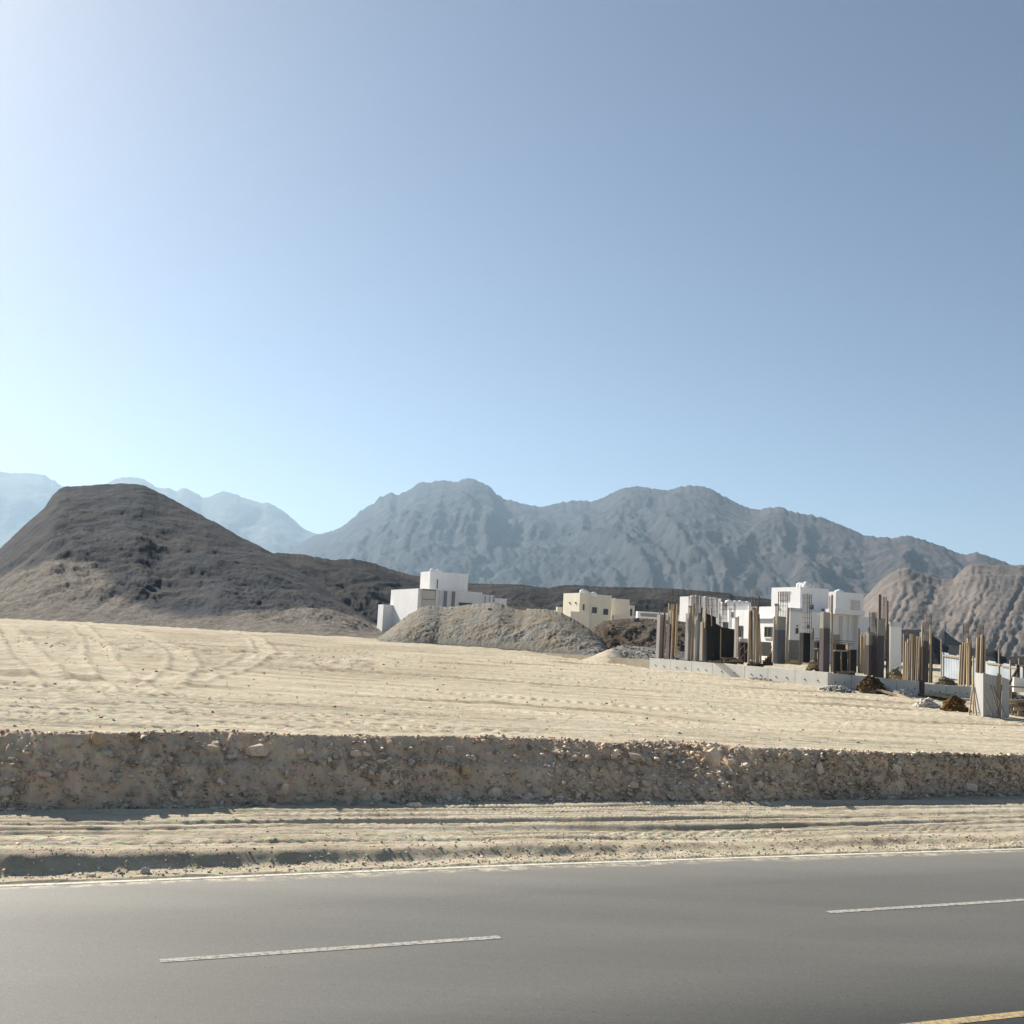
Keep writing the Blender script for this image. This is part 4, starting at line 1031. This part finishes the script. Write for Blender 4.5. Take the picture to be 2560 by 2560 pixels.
def colbox(B, x0, x1, y0, y1, Y, depth=0.35, off=0.0, zb=None):
    """box turned to the site grid whose outline fills the sight lines x0..x1, y0 (top)..y1 (base) at depth Y"""
    a = PY(x0, y1, Y); b = PY(x1, y1, Y); W = b[0] - a[0]
    t = PY((x0 + x1) / 2, y0, Y)[2]; z = PY((x0 + x1) / 2, y1, Y)[2] if zb is None else zb
    d = min(depth, W * 0.9)
    w = max((W - d * math.sin(AS)) / math.cos(AS), 0.03)
    O = np.array([a[0] + d * math.sin(AS), a[1] + off, z])
    B.box(O, SU * w, SV * d, (0, 0, t - z)); return O, w, d, t
def formcolumn(label, spec, Yoff=0.6, x=None):
    xs = x or spec[0][1]
    Y = fdep(xs) + Yoff
    base = PY(xs, spec[0][4] if spec[0][0] in 'pcb' else 1650, Y)
    root = empty('column_formwork', (base[0], base[1], base[2])); tag(root, label, 'formwork column')
    for sp_ in spec:
        k = sp_[0]
        if k in 'pc':
            _, x0, x1, y0, y1, m, nm = sp_[:7]; off = sp_[7] if len(sp_) > 7 else 0
            B = Bag(); colbox(B, x0, x1, y0, y1, Y + off, 0.30 if k == 'p' else 0.26)
            parent_keep(B.make(nm, m, root), root)
        elif k == 't':
            _, xb, yb, xt, yt, wpx, m = sp_[:7]; off = sp_[7] if len(sp_) > 7 else -0.15
            a = PY(xb, yb, Y + off); b = PY(xt, yt, Y + off)
            B = Bag(); B.bar(a, b, wpx * Y / FPX, 0.09); parent_keep(B.make('timber_post', m, root), root)
        elif k == 'r':
            _, x0, x1, y0, y1, n_ = sp_[:6]; rows = sp_[6] if len(sp_) > 6 else 3
            B = Bag()
            for i in range(n_):
                f = i / max(n_ - 1, 1); xx = x0 + (x1 - x0) * f
                for back in ((0, .2) if n_ > 3 else (0,)):
                    q = Y + back + 0.1
                    a = PY(xx, y1, q); b = PY(xx + random.uniform(-1.2, 1.2), y0 + random.uniform(-1.5, 3), q)
                    B.bar(a, b, 0.022)
            for j in range(rows):
                yy = y0 + (y1 - y0) * (j + .7) / (rows + .7)
                B.bar(PY(x0 - .5, yy, Y + .09), PY(x1 + .5, yy, Y + .09), 0.016)
            o = B.make('rebar_cage', RUST, root); parent_keep(o, root); tag(o, kind='stuff')
    return root
T, P_, C_, R_ = 't', 'p', 'c', 'r'
formcolumn('leftmost grey plywood column of the site, one dark timber on its right edge',
  [(P_, 1641, 1662, 1536, 1646, PLYG, 'plywood_form'), (T, 1655, 1646, 1662, 1522, 3.2, WOODD), (T, 1659, 1646, 1664.5, 1536, 3, WOOD), (T, 1649, 1540, 1650, 1512, 2, WOODD, .3)])
formcolumn('second column from the left, purple plywood under pale concrete with tall orange timbers',
  [(C_, 1668, 1688, 1526, 1646, CONC2, 'concrete_column', .3), (P_, 1666, 1681, 1562, 1647, PLYP, 'plywood_form'), (T, 1678, 1647, 1684, 1510, 2.8, WOODY), (T, 1671, 1540, 1673, 1508, 2.5, WOODY), (T, 1678, 1560, 1679, 1509, 2.4, WOOD, .1), (T, 1684, 1647, 1688, 1512, 2.5, WOODD), (R_, 1670, 1684, 1470, 1520, 4, 1)])
formcolumn('single slanting orange timber pair between the second and third column',
  [(T, 1688, 1641, 1693, 1509, 3, WOODY), (T, 1691, 1638, 1695, 1512, 1.6, WOOD)], x=1690)
formcolumn('third column from the left, pale plywood with yellow timbers on its right edge',
  [(P_, 1713, 1731, 1533, 1650, PLYG, 'plywood_form'), (C_, 1721, 1731, 1514, 1540, CONC2, 'concrete_column', .2), (T, 1727, 1650, 1733, 1512, 2.6, WOODY), (T, 1731, 1650, 1737, 1510, 3, WOODY), (R_, 1722, 1732, 1480, 1518, 4, 1)])
formcolumn('broad grey plywood column with dense rebar on top, left of the black shutters',
  [(P_, 1735, 1752, 1531, 1651, PLYG, 'plywood_form'), (T, 1748, 1651, 1755, 1519, 3, WOODD), (R_, 1733, 1755, 1484, 1540, 9, 3)])
formcolumn('narrow pale plywood column against the black shutters, one bright timber above',
  [(P_, 1750, 1766, 1555, 1652, PLYG, 'plywood_form', 0), (T, 1763, 1570, 1765, 1517, 3.4, WOODY), (T, 1756, 1652, 1757, 1545, 2.4, WOOD), (R_, 1764, 1794, 1488, 1545, 10, 3)], Yoff=.3)
bw = empty('black_shutter', tuple(PY(1766, 1650, 63.0))); tag(bw, 'large black plywood shutter walls in the left half of the site', 'shuttering')
for (x0, x1, ya, yb_, yc) in ((1766, 1790, 1533, 1543, 1651), (1788.5, 1802, 1558, 1566, 1651), (1800, 1836, 1567, 1573, 1648)):
    Y = 62.6; a = PY(x0, yc, Y); b = PY(x1, yc - .5, Y); t0, t1 = PY(x0, ya, Y), PY(x1, yb_, Y)
    B = Bag(); nn = np.array([0, .12, 0])
    B.add([a, b, b + nn, a + nn, t0, t1, t1 + nn, t0 + nn], BOXF)
    parent_keep(B.make('shutter_panel', PLYK, bw), bw)
B = Bag(); B.bar(PY(1801, 1651, 62.4), PY(1802, 1572, 62.4), 0.05); parent_keep(B.make('timber_post', WOOD, bw), bw)
B = Bag(); B.bar(PY(1779, 1565, 62.4), PY(1778, 1520, 62.4), 0.06); parent_keep(B.make('timber_post', WOOD, bw), bw)
formcolumn('rebar bundle rising behind the black shutters with spiral ties',
  [(R_, 1798, 1818, 1506, 1568, 8, 5), (R_, 1824, 1829, 1520, 1570, 3, 12), (P_, 1808, 1822, 1555, 1580, PLYG, 'plywood_form')], Yoff=2.5, x=1810)
formcolumn('grey timber column at the right end of the black shutters',
  [(P_, 1836, 1846, 1543, 1644, PLYG, 'plywood_form'), (T, 1844, 1643, 1846, 1541, 3, WOOD), (R_, 1834, 1838, 1508, 1545, 3, 1)])
formcolumn('bundle of five rough timber studs with a tall pole and a capped rebar cage',
  [(T, 1872, 1660, 1875, 1528, 5.5, WOOD), (T, 1880, 1661, 1878, 1526, 3.4, WOODD), (T, 1885, 1662, 1886, 1524, 3.6, WOOD), (T, 1891, 1663, 1890, 1524, 3.6, WOOD), (T, 1896, 1661, 1894, 1517, 5, WOOD), (T, 1902, 1658, 1897, 1536, 4, WOOD), (T, 1895, 1530, 1898, 1490, 3, WOODD), (C_, 1876, 1893, 1518, 1532, CONC2, 'concrete_column', .3),
   (R_, 1874, 1893, 1469, 1525, 4, 1)], x=1885)
formcolumn('blue-grey plywood column with pale concrete head between two brown timbers',
  [(C_, 1939, 1967, 1541, 1600, CONC2, 'concrete_column', .2), (P_, 1937, 1965, 1575, 1660, PLYB, 'plywood_form'), (T, 1932, 1656, 1936, 1541, 3.4, WOOD), (T, 1944, 1545, 1946, 1517, 3, WOOD), (T, 1966, 1660, 1971, 1519, 5.5, WOOD), (R_, 1946, 1969, 1479, 1541, 6, 4)])
formcolumn('black plywood column with a ladder-like rebar cage above it',
  [(P_, 2001, 2028, 1582, 1657, PLYK, 'plywood_form'), (C_, 2028, 2035, 1575, 1655, CONC2, 'concrete_column', 0), (T, 2032, 1600, 2033, 1570, 2, WOODD), (R_, 2007, 2029, 1486, 1582, 5, 7)])
formcolumn('tall purple plywood column with pale concrete head, at the corner of the foundation',
  [(C_, 2052, 2077, 1530, 1600, CONC2, 'concrete_column', .2), (P_, 2051, 2076, 1571, 1680, PLYP, 'plywood_form'), (T, 2079, 1680, 2080, 1487, 4.2, WOOD), (T, 2074.5, 1530, 2074, 1490, 2.2, WOOD)], Yoff=.35)
formcolumn('group of three pale timber studs right of the dark opening',
  [(T, 2147, 1683, 2147, 1571, 3, WOODD), (T, 2152, 1684, 2153, 1588, 2.6, WOODY), (T, 2156, 1684, 2156, 1586, 2.6, WOOD), (T, 2161, 1685, 2162, 1586, 3.4, WOOD), (P_, 2148, 2164, 1592, 1683, PLYP, 'plywood_form')], x=2155)
formcolumn('shorter purple plywood column left of the tallest purple one, rebar on top',
  [(C_, 2166, 2187, 1580, 1630, CONC2, 'concrete_column', .2), (P_, 2165, 2187, 1613, 1688, PLYP, 'plywood_form'), (T, 2172, 1583, 2172, 1568, 3, WOODD), (R_, 2174, 2190, 1530, 1582, 6, 2)])
formcolumn('tallest purple plywood column with two dark posts sticking far above it',
  [(C_, 2189, 2217, 1546, 1600, CONC2, 'concrete_column', .2), (P_, 2186, 2213, 1589, 1694, PLYP, 'plywood_form'), (T, 2199, 1548, 2199.5, 1486, 5.4, WOODD), (T, 2217, 1696, 2219, 1502, 3.6, WOODD), (T, 2222, 1696, 2222, 1560, 2.2, WOODY), (R_, 2205, 2216, 1490, 1546, 4, 1)], Yoff=.3)
studs = [(T, 2259 + i * 5.2 + random.uniform(-.6, .6), 1700 + i * .7, 2260 + i * 5.6 + random.uniform(-1, 1), (1585, 1604, 1598, 1585, 1586, 1592, 1591, 1592)[i], 3.0 + random.uniform(-.4, .5), (WOOD, WOODY, WOOD, WOOD, WOODY, WOODD, WOOD, WOOD)[i]) for i in range(8)]
formcolumn('wide screen of eight upright timber studs left of a single purple column', studs + [(P_, 2262, 2298, 1600, 1700, WOODD, 'backing_board', .35)], x=2275)
formcolumn('purple plywood column framed by two light timbers, right of the stud screen',
  [(C_, 2303, 2326, 1580, 1625, CONC2, 'concrete_column', .2), (P_, 2302, 2324, 1602, 1706, PLYP, 'plywood_form'), (T, 2304, 1700, 2306, 1562, 3, WOOD), (T, 2325, 1707, 2327, 1562, 4, WOODY), (T, 2329, 1707, 2331, 1585, 2.5, WOODD), (R_, 2308, 2328, 1532, 1585, 6, 3)])
formcolumn('stud bundle standing before the blue-white fence, dark rebar on top',
  [(T, 2397, 1713, 2402, 1612, 3, WOOD), (T, 2403, 1714, 2408, 1606, 3.2, WOOD), (T, 2410, 1715, 2414, 1606, 3.4, WOOD), (T, 2418, 1715, 2419, 1595, 2.6, WOODY), (T, 2423, 1715, 2424, 1605, 3.4, WOOD), (T, 2427, 1712, 2427, 1608, 2.4, WOODD), (P_, 2402, 2425, 1625, 1712, WOODD, 'backing_board', .3), (R_, 2408, 2421, 1558, 1606, 6, 3)], x=2410)
formcolumn('rightmost stud bundle of thin dark timbers, rising from behind the grey sheet box',
  [(T, 2440, 1690, 2443, 1595, 2.6, WOOD), (T, 2445, 1690, 2448, 1592, 2.6, WOODD), (T, 2451, 1690, 2454, 1587, 2.8, WOOD), (T, 2457, 1690, 2459, 1588, 2.8, WOODD), (T, 2461, 1700, 2462, 1590, 2.8, WOODY), (P_, 2444, 2460, 1612, 1690, WOODD, 'backing_board', .3), (R_, 2443, 2458, 1560, 1595, 5, 2)], Yoff=-3, x=2450)
# walls, openings and stair between the columns
def simplebox(name, label, cat, x0, x1, y0, y1, Y, m, depth=0.2, part=None):
    B = Bag(); colbox(B, x0, x1, y0, y1, Y, depth); o = B.make(name, m); tag(o, label, cat); return o
def blockwall(label, x0, x1, y0, y1, Y):
    """wall of single concrete blocks, courses staggered, joints open"""
    a = PY(x0, y1, Y); b = PY(x1, y1, Y); t = PY(x0, y0, Y)[2]
    root = empty('block_wall', tuple(a)); tag(root, label, 'block wall', kind='thing')
    W = (b[0] - a[0]) / math.cos(AS); Hh = t - a[2]; bh, bl = 0.2, 0.4
    base = None
    nr = int(round(Hh / bh)); nc = int(math.ceil(W / bl)) + 1
    for r_ in range(nr):
        for c in range(nc):
            u0 = c * bl - (0.2 if r_ % 2 else 0); u1 = min(u0 + bl, W); u0 = max(u0, 0)
            if u1 - u0 < .08: continue
            B = Bag(); B.box(a + SU * (u0 + .006) + np.array([0, 0, r_ * bh + .006]) - SV * random.uniform(0, .012), SU * (u1 - u0 - .012), SV * .2, (0, 0, bh - .012))
            parent_keep(B.make('block', BLOCK, root), root)
    B = Bag(); B.box(a + SV * .03 + SU * .01, SU * (W - .02), SV * .14, (0, 0, nr * bh - .02)); parent_keep(B.make('mortar', CONC2, root), root)
blockwall('low grey block wall between the timber bundle and the blue-grey column', 1906, 1932, 1600, 1640, 62)
blockwall('grey block wall between the blue-grey column and the black column', 1971, 2001, 1597, 1655, 59.5)
blockwall('grey block stub behind the corner column', 2082, 2103, 1588, 1612, 63)
st = empty('stair_form', tuple(PY(1905, 1662, 60))); tag(st, 'small stepped timber stair formwork, dark underneath, left of the blue-grey column', 'stair formwork')
for i in range(5):
    x0 = 1907 + i * 5.2; B = Bag(); colbox(B, x0, x0 + 6.0, 1650 - i * 6, 1652.5 - i * 6, 60.3, .8); parent_keep(B.make('step', WOOD, st), st)
    B = Bag(); colbox(B, x0 + .5, x0 + 5.2, 1653 - i * 6, 1664, 60.6, .7); parent_keep(B.make('riser_board', WOODD, st), st)
def darkroom(label, x0, x1, y0, y1, Y, beam):
    root = empty('beam_form', tuple(PY(x0, y1, Y))); tag(root, label, 'beam formwork')
    B = Bag(); colbox(B, x0, x1, y0, y0 + beam, Y, .4); parent_keep(B.make('beam_side', PLYK, root), root)
    B = Bag(); colbox(B, x0, x1, y0 + beam + 1, y0 + beam + 3.5, Y - .1, .3); parent_keep(B.make('ledger', WOOD, root), root)
    B = Bag(); colbox(B, x0 + 1, x1 - 1, y0 + beam + 4, y1, Y + 1.2, .15); parent_keep(B.make('shade_sheet', PLYK, root), root)  # black sheet standing in for the shade inside the opening
    for f in (0.05, .5, .93):
        B = Bag(); xx = x0 + (x1 - x0) * f; B.bar(PY(xx, y1 + 1, Y), PY(xx, y0 + beam + 3, Y), 0.06); parent_keep(B.make('prop', WOOD if f == .5 else WOODD, root), root)
    return root
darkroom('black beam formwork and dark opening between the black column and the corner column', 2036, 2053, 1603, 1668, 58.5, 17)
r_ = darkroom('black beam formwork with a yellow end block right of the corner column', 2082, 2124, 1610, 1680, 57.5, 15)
B = Bag(); colbox(B, 2116, 2125, 1608, 1626, 57.2, .4); parent_keep(B.make('end_block', WOODY, r_), r_)
B = Bag(); colbox(B, 2120, 2144, 1624, 1682, 59.0, .3); parent_keep(B.make('side_panel', PLYK, r_), r_)
B = Bag()
for y in (1598, 1603, 1607): B.bar(PY(2038, y - 2, 58), PY(2132, y + 6, 57), 0.03)
o = B.make('rail_bar', RUST, r_); parent_keep(o, r_)
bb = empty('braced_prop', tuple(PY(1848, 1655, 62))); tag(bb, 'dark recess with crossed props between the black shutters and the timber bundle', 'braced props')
B = Bag(); colbox(B, 1847, 1871, 1606, 1655, 63.5, .2); parent_keep(B.make('shade_sheet', PLYK, bb), bb)  # black sheet standing in for the shade deep in the recess
for (a_, b2) in (((1848, 1650), (1870, 1622)), ((1848, 1625), (1862, 1612)), ((1861, 1656), (1861, 1608)), ((1846, 1603), (1870, 1607))):
    B = Bag(); B.bar(PY(*a_, 62), PY(*b2, 62), .045); parent_keep(B.make('prop', WOOD, bb), bb)
simplebox('concrete_parapet', 'thin white concrete ledge below the villa window, behind the block wall', 'parapet', 1844, 1872, 1596, 1606, 66, CONC, .3)

# ------------------------------------------------------------------ loose things lying about
def lying(label, pts, wpx, m, Y=None, name='plank', cat='plank', th=0.04, lift=0.05, parent=None):
    """board between two picture points, resting on the ground found there"""
    q = []
    for pt in pts:
        x, y = pt[:2]
        p = PY(*pt) if len(pt) == 3 else (hit(x, y) if Y is None else PY(x, y, Y))
        q.append(np.array(p) + (0, 0, lift))
    B = Bag(); B.bar(q[0], q[1], wpx * q[0][1] / FPX, th); o = B.make(name, m, parent)
    if parent is None: tag(o, label, cat)
    return o
def pile(label, x0, x1, y0, y1, n_, m, Y=None, ln=1.6, nm='plank_pile', spread=.4, part='plank', ang=0.0, cat='plank pile'):
    c = hit((x0 + x1) / 2, y1) if Y is None else PY((x0 + x1) / 2, y1, Y)
    W = (x1 - x0) * c[1] / FPX; Hh = (y1 - y0) * c[1] / FPX
    root = empty(nm, tuple(c)); tag(root, label, cat)
    for i in range(n_):
        f = i / n_; L = W * random.uniform(.45, .9); a = ang + random.gauss(0, spread)
        cx_ = c[0] + random.uniform(-.5, .5) * (W - L); cy_ = c[1] + random.uniform(-.3, .5); z = c[2] + .04 + Hh * f * random.uniform(.5, 1)
        d = np.array([math.cos(a), math.sin(a), random.uniform(-.12, .12)]) * L / 2
        B = Bag(); B.bar(np.array([cx_, cy_, z]) - d, np.array([cx_, cy_, z]) + d, .045, random.uniform(.09, .16))
        parent_keep(B.make(part, m if random.random() < .7 else WOODD, root), root)
    return root
pile('low pile of brown planks lying on the foundation edge below the black shutters', 1798, 1862, 1645, 1658, 16, WOOD, Y=62)
pile('small stack of pale sheets on the slab beside the blue-grey column', 1964, 2010, 1653, 1660, 6, WOODY, Y=58, spread=.12)
rb = empty('rod_bundle', tuple(hit(1800, 1680))); tag(rb, 'bundle of thin steel rods leaning over the foundation edge below the black shutters', 'steel rods')
for i in range(7):
    a = PY(1783 + i * 3, 1657, 60.3); b = hit(1808 + i * 3.2, 1684)
    B = Bag(); B.bar(a + (0, -.1, .1), b + (0, 0, .02), .025); parent_keep(B.make('rod', RUST, rb), rb)
lying('long thin steel rod leaning on the foundation right of the rod bundle', [(1832, 1661), (1832, 1661)], 1, RUST) if False else None
def mound(name, label, cat, xc, yb, wpx, hpx, m, seed, stones=0, s0=.1, Y=None, n=34, rough=.28, smat=None):
    c = np.array(hit(xc, yb)) if Y is None else np.array(PY(xc, yb, Y)); k = c[1] / FPX
    a, hh = wpx * k / 2, hpx * k; b = a * .75
    g = np.linspace(-1, 1, n); X, Y_ = np.meshgrid(g, g); r = np.sqrt(X * X + Y_ * Y_)
    hgt = hh * np.clip(1 - r ** 1.6, -.25, 1) * (1 + 0 * X)
    hgt = hgt * (0.8 + .35 * noi(X * 1.3 + seed * 3, Y_ * 1.3, seed + 7)) + hh * rough * fbm(X * 2.2 + seed, Y_ * 2.2, 4, seed) * np.clip(1.2 - r, 0, 1)
    wx = c[0] + X * a; wy = c[1] + b * .8 + Y_ * b
    gzz = H(wx, wy) if Y is None else np.full_like(wx, c[2])
    o = link(name, mesh_from(name, np.stack([wx, wy, gzz + hgt - .03 - .4 * np.clip(r - 1, 0, 1)], -1).reshape(-1, 3), grid_faces(n, n), [m], True)); tag(o, label, cat)
    if stones:
        P, S = [], []
        for _ in range(stones):
            i, j = rng.randint(n), rng.randint(n)
            if r[i, j] > 1.0: continue
            P.append((wx[i, j] + rng.normal() * .02, wy[i, j], gzz[i, j] + hgt[i, j])); S.append(float(np.exp(rng.normal(math.log(s0), .4))))
        s_ = scatter('loose_stones', np.array(P), S, smat or m, o)
    return o
STRAW = rockmat('brown_straw', (0.06, 0.04, 0.022), (0.24, 0.16, 0.08), 6, .15)
ORNG = rockmat('orange_brown_sacking', (0.075, 0.038, 0.012), (0.33, 0.19, 0.075), 4, .2)
YEL = rockmat('yellow_grey_rubble', (0.17, 0.145, 0.10), (0.42, 0.38, 0.28), 5, .15)
WRUB = stonemat('white_rubble', (0.50, 0.47, 0.42), (0.72, 0.69, 0.63), 4)
mound('straw_heap', 'heap of brown straw and offcuts on top of the slanting planks at the foundation corner', 'straw heap', 2188, 1722, 74, 32, STRAW, 11, 600, .10, Y=52.6)
mound('brush_pile', 'small yellow-brown pile of sticks on the slab left of the corner column', 'brush pile', 2037, 1672, 38, 22, STRAW, 12, 200, .1, Y=55.5, smat=WOODY)
mound('rubble_pile', 'upper pile of white broken concrete against the shaded foundation wall', 'rubble pile', 2272, 1739, 50, 18, WRUB, 13, 420, .13, Y=53.2)
mound('rubble_pile', 'lower pile of white broken concrete left of the orange-brown heap', 'rubble pile', 2322, 1768, 58, 21, WRUB, 14, 520, .12)
mound('sacking_heap', 'orange-brown heap of sacking or straw left of the grey sheet box', 'sacking heap', 2399, 1779, 66, 40, ORNG, 15, 260, .16)
mound('rubble_pile', 'long low pale rubble ridge at the foundation corner', 'rubble pile', 2100, 1730, 90, 17, RUBG, 16, 300, .11, smat=WRUB)
mound('rubble_pile', 'low broken stone strip along the foot of the left foundation wall', 'rubble pile', 1945, 1704, 130, 11, RUBG, 17, 300, .09, smat=RUBG)
mound('dirt_pile', 'small brown dirt pile under the leaning steel rods', 'dirt pile', 1790, 1684, 60, 9, YEL, 18, 160, .09)
mound('rubble_pile', 'yellow-grey rubble on the slab between the framed purple column and the fence studs', 'rubble pile', 2372, 1716, 60, 24, YEL, 19, 320, .12, Y=59)
mound('rubble_pile', 'brown rubble pile behind the slab between the tallest column and the stud screen', 'rubble pile', 2242, 1694, 44, 26, YEL, 20, 260, .14, Y=62)
mound('rubble_pile', 'dark and pale debris heap at the right picture edge behind the planks', 'rubble pile', 2545, 1760, 80, 36, SOILD, 21, 400, .14, smat=WRUB)
lying('pale upper board of the crossing pair below the brown straw heap', [(2140, 1709, 53.6), (2245, 1739, 51.5)], 4.6, WOOD, th=.10, lift=.0)
lying('thick grey board slanting down from the brown straw heap', [(2172, 1704, 53.8), (2250, 1733, 51.8)], 6.5, PLYG, th=.12, lift=0)
lying('long pale board continuing down to the lower white rubble', [(2236, 1733, 52.0), (2305, 1761, 48.5)], 7, WOOD, th=.12, lift=0)
lying('dark board lying between the two white rubble piles', [(2290, 1736, 54.2), (2376, 1756, 52)], 4, WOODD, th=.10, lift=0)
lying('pale board lying above the orange-brown heap', [(2330, 1737, 54.4), (2410, 1756, 52)], 4, WOOD, th=.10, lift=0)
pile('scattered grey planks in front of the foundation right of the upper white rubble', 2308, 2390, 1732, 1752, 12, WOOD, Y=53, ang=-.25, spread=.2)
pile('untidy pile of brown planks at the right picture edge beyond the grey sheet box', 2520, 2610, 1748, 1792, 26, WOOD, spread=.35)
lying('pale flat board lying on the sunlit field in front of the left foundation wall', [(1900, 1697), (1944, 1700)], 4, WOODY, th=.3, lift=.06)
# box of grey sheets with leaning rods
SHEET = mat('grey_sheet', m_ply((0.36, 0.355, 0.345), (0.45, 0.44, 0.42)))
sb = empty('sheet_box', tuple(hit(2470, 1788))); tag(sb, 'box of tall grey sheets standing on the ground at the right, rods leaning on it', 'sheet box')
Yb = hit(2480, 1793)[1]
for (x0, y0t, y0b, x1, y1t, y1b, Ya, Yc, m) in ((2438, 1681, 1762, 2458, 1684, 1790, Yb + .6, Yb, SHEET), (2458.5, 1682, 1790, 2481, 1688, 1794, Yb, Yb + .1, SHEET), (2481.5, 1688, 1794, 2493, 1689, 1794, Yb + .1, Yb + .15, SHEET), (2493.5, 1683, 1794, 2504, 1687, 1794, Yb + .12, Yb + .12, WOOD), (2504.5, 1692, 1794, 2523, 1699, 1785, Yb + .2, Yb + .7, SHEET)):
    a, b = PY(x0, y0t, Ya), PY(x1, y1t, Yc); c, d = PY(x0, y0b + 6, Ya), PY(x1, y1b + 6, Yc); nn = np.array([.0, .025, 0])
    B = Bag(); B.add([c, d, d + nn, c + nn, a, b, b + nn, a + nn], BOXF); parent_keep(B.make('sheet', m, sb), sb)
for i, (xt, yt, xb, yb_) in enumerate(((2459, 1737, 2481, 1789), (2476, 1712, 2498, 1790), (2484, 1716, 2512, 1788), (2505, 1712, 2494, 1790))):
    a, b = PY(xt, yt, Yb - .12), PY(xb, yb_, Yb - .8); B = Bag(); B.bar(a, b, .028)
    tag(B.make('steel_rod', RUST), ('shortest steel rod, leftmost of those leaning on the grey sheet box', 'second steel rod from the left leaning on the grey sheet box', 'longest slanting steel rod leaning on the grey sheet box', 'steel rod leaning the other way, rightmost on the grey sheet box')[i], 'steel rod')
tr = empty('timber_tripod', tuple(hit(2432, 1782))); tag(tr, 'thin timber tripod on the ground left of the grey sheet box', 'tripod')
for (xt, yt, xb, yb_, o_) in ((2432, 1712, 2423, 1784, 0), (2432, 1712, 2441, 1786, -.3), (2433, 1640, 2433, 1784, .6)):
    B = Bag(); B.bar(PY(xt, yt, Yb + 1 + o_), PY(xb, yb_ + 2, Yb + .6 + o_), .05); parent_keep(B.make('leg', WOOD, tr), tr)
# corrugated fence behind
fe = empty('metal_fence', tuple(PY(2350, 1690, 62))); tag(fe, 'blue-white corrugated metal fence with timber rails behind the construction site', 'fence')
def fpt(x, y): return PY(x, y, float(np.interp(x, [2350, 2600], [64, 54])))
for i in range(12):
    x0 = 2353 + i * 19.5; x1 = x0 + 19.0
    if i == 3: continue
    yt = lambda x: np.interp(x, [2350, 2410, 2470, 2600], [1629, 1640, 1651, 1674]) + (3 if i % 2 else 0)
    yb_ = lambda x: np.interp(x, [2350, 2600], [1692, 1728])
    ns = 12; V = []; F = []
    for j in range(ns + 1):
        x = x0 + (x1 - x0) * j / ns; o_ = (0, .05, .05, 0)[j % 4]
        a, b = fpt(x, yb_(x)), fpt(x, yt(x)); V += [(a[0], a[1] + o_, a[2]), (b[0], b[1] + o_, b[2])]
        V += [(a[0], a[1] + o_ + .012, a[2]), (b[0], b[1] + o_ + .012, b[2])]
    for j in range(ns):
        q = 4 * j; F += [(q, q + 4, q + 5, q + 1), (q + 2, q + 3, q + 7, q + 6), (q + 1, q + 5, q + 7, q + 3), (q, q + 2, q + 6, q + 4)]
    F += [(0, 1, 3, 2), (4 * ns, 4 * ns + 2, 4 * ns + 3, 4 * ns + 1)]
    parent_keep(link('corrugated_sheet', mesh_from('corrugated_sheet', V, F, [TIN])), fe)
for (x0, y0, x1, y1) in ((2352, 1638, 2408, 1646), (2427, 1649, 2440, 1651), (2466, 1658, 2500, 1662), (2503, 1665, 2610, 1684), (2425, 1702, 2440, 1704)):
    B = Bag(); B.bar(fpt(x0, y0) - (0, .12, 0), fpt(x1, y1) - (0, .12, 0), .09); parent_keep(B.make('rail', WOOD, fe), fe)
for x, y0, y1 in ((2349, 1598, 1692), (2492, 1622, 1700), (2520, 1650, 1712), (2542, 1645, 1712)):
    B = Bag(); B.bar(fpt(x, y1) - (0, .25, 0), fpt(x, y0) - (0, .25, 0), .055); parent_keep(B.make('post', WOOD, fe), fe)
ts = empty('timber_trestle', tuple(PY(2545, 1712, 50))); tag(ts, 'brown timber trestle frame at the right picture edge before the fence', 'trestle')
for (a_, b2, m) in (((2546, 1712), (2544, 1662), WOODD), ((2560, 1712), (2560, 1664), WOODD), ((2540, 1664), (2600, 1668), WOOD), ((2521, 1712), (2544, 1672), WOODD), ((2537, 1708), (2543, 1680), WOOD), ((2580, 1712), (2580, 1668), WOODD)):
    B = Bag(); B.bar(PY(*a_, 50), PY(*b2, 50), .09); parent_keep(B.make('beam', m, ts), ts)
wt = empty('work_bench', tuple(PY(2545, 1745, 46))); tag(wt, 'timber work bench with a white board top at the right picture edge', 'work bench')
B = Bag(); B.bar(PY(2533, 1711, 46), PY(2620, 1718, 46), .12, .6); parent_keep(B.make('bench_top', WHITE, wt), wt)
B = Bag(); B.bar(PY(2522, 1716, 45.8), PY(2620, 1723, 45.8), .07); parent_keep(B.make('rail', WOOD, wt), wt)
for x in (2524, 2527, 2590):
    B = Bag(); B.bar(PY(x, 1752, 45.9), PY(x, 1717, 45.9), .06); parent_keep(B.make('leg', WOOD, wt), wt)

pile('short stack of planks on the slab before the dark opening', 2088, 2138, 1680, 1689, 12, WOOD, Y=55.6, spread=.25)
pile('thin offcuts scattered on the slab left of the stud screen', 2224, 2258, 1690, 1699, 10, WOODY, Y=57.2, spread=.5)
pile('dark offcuts lying at the foot of the timber bundle in the middle of the site', 1866, 1912, 1658, 1667, 12, WOODD, Y=59.6, spread=.4)
pile('grey poles lying on the ground right of the orange-brown heap', 2500, 2560, 1770, 1786, 8, PLYG, ang=.3, spread=.25, part='pole', nm='pole_pile', cat='pole pile')
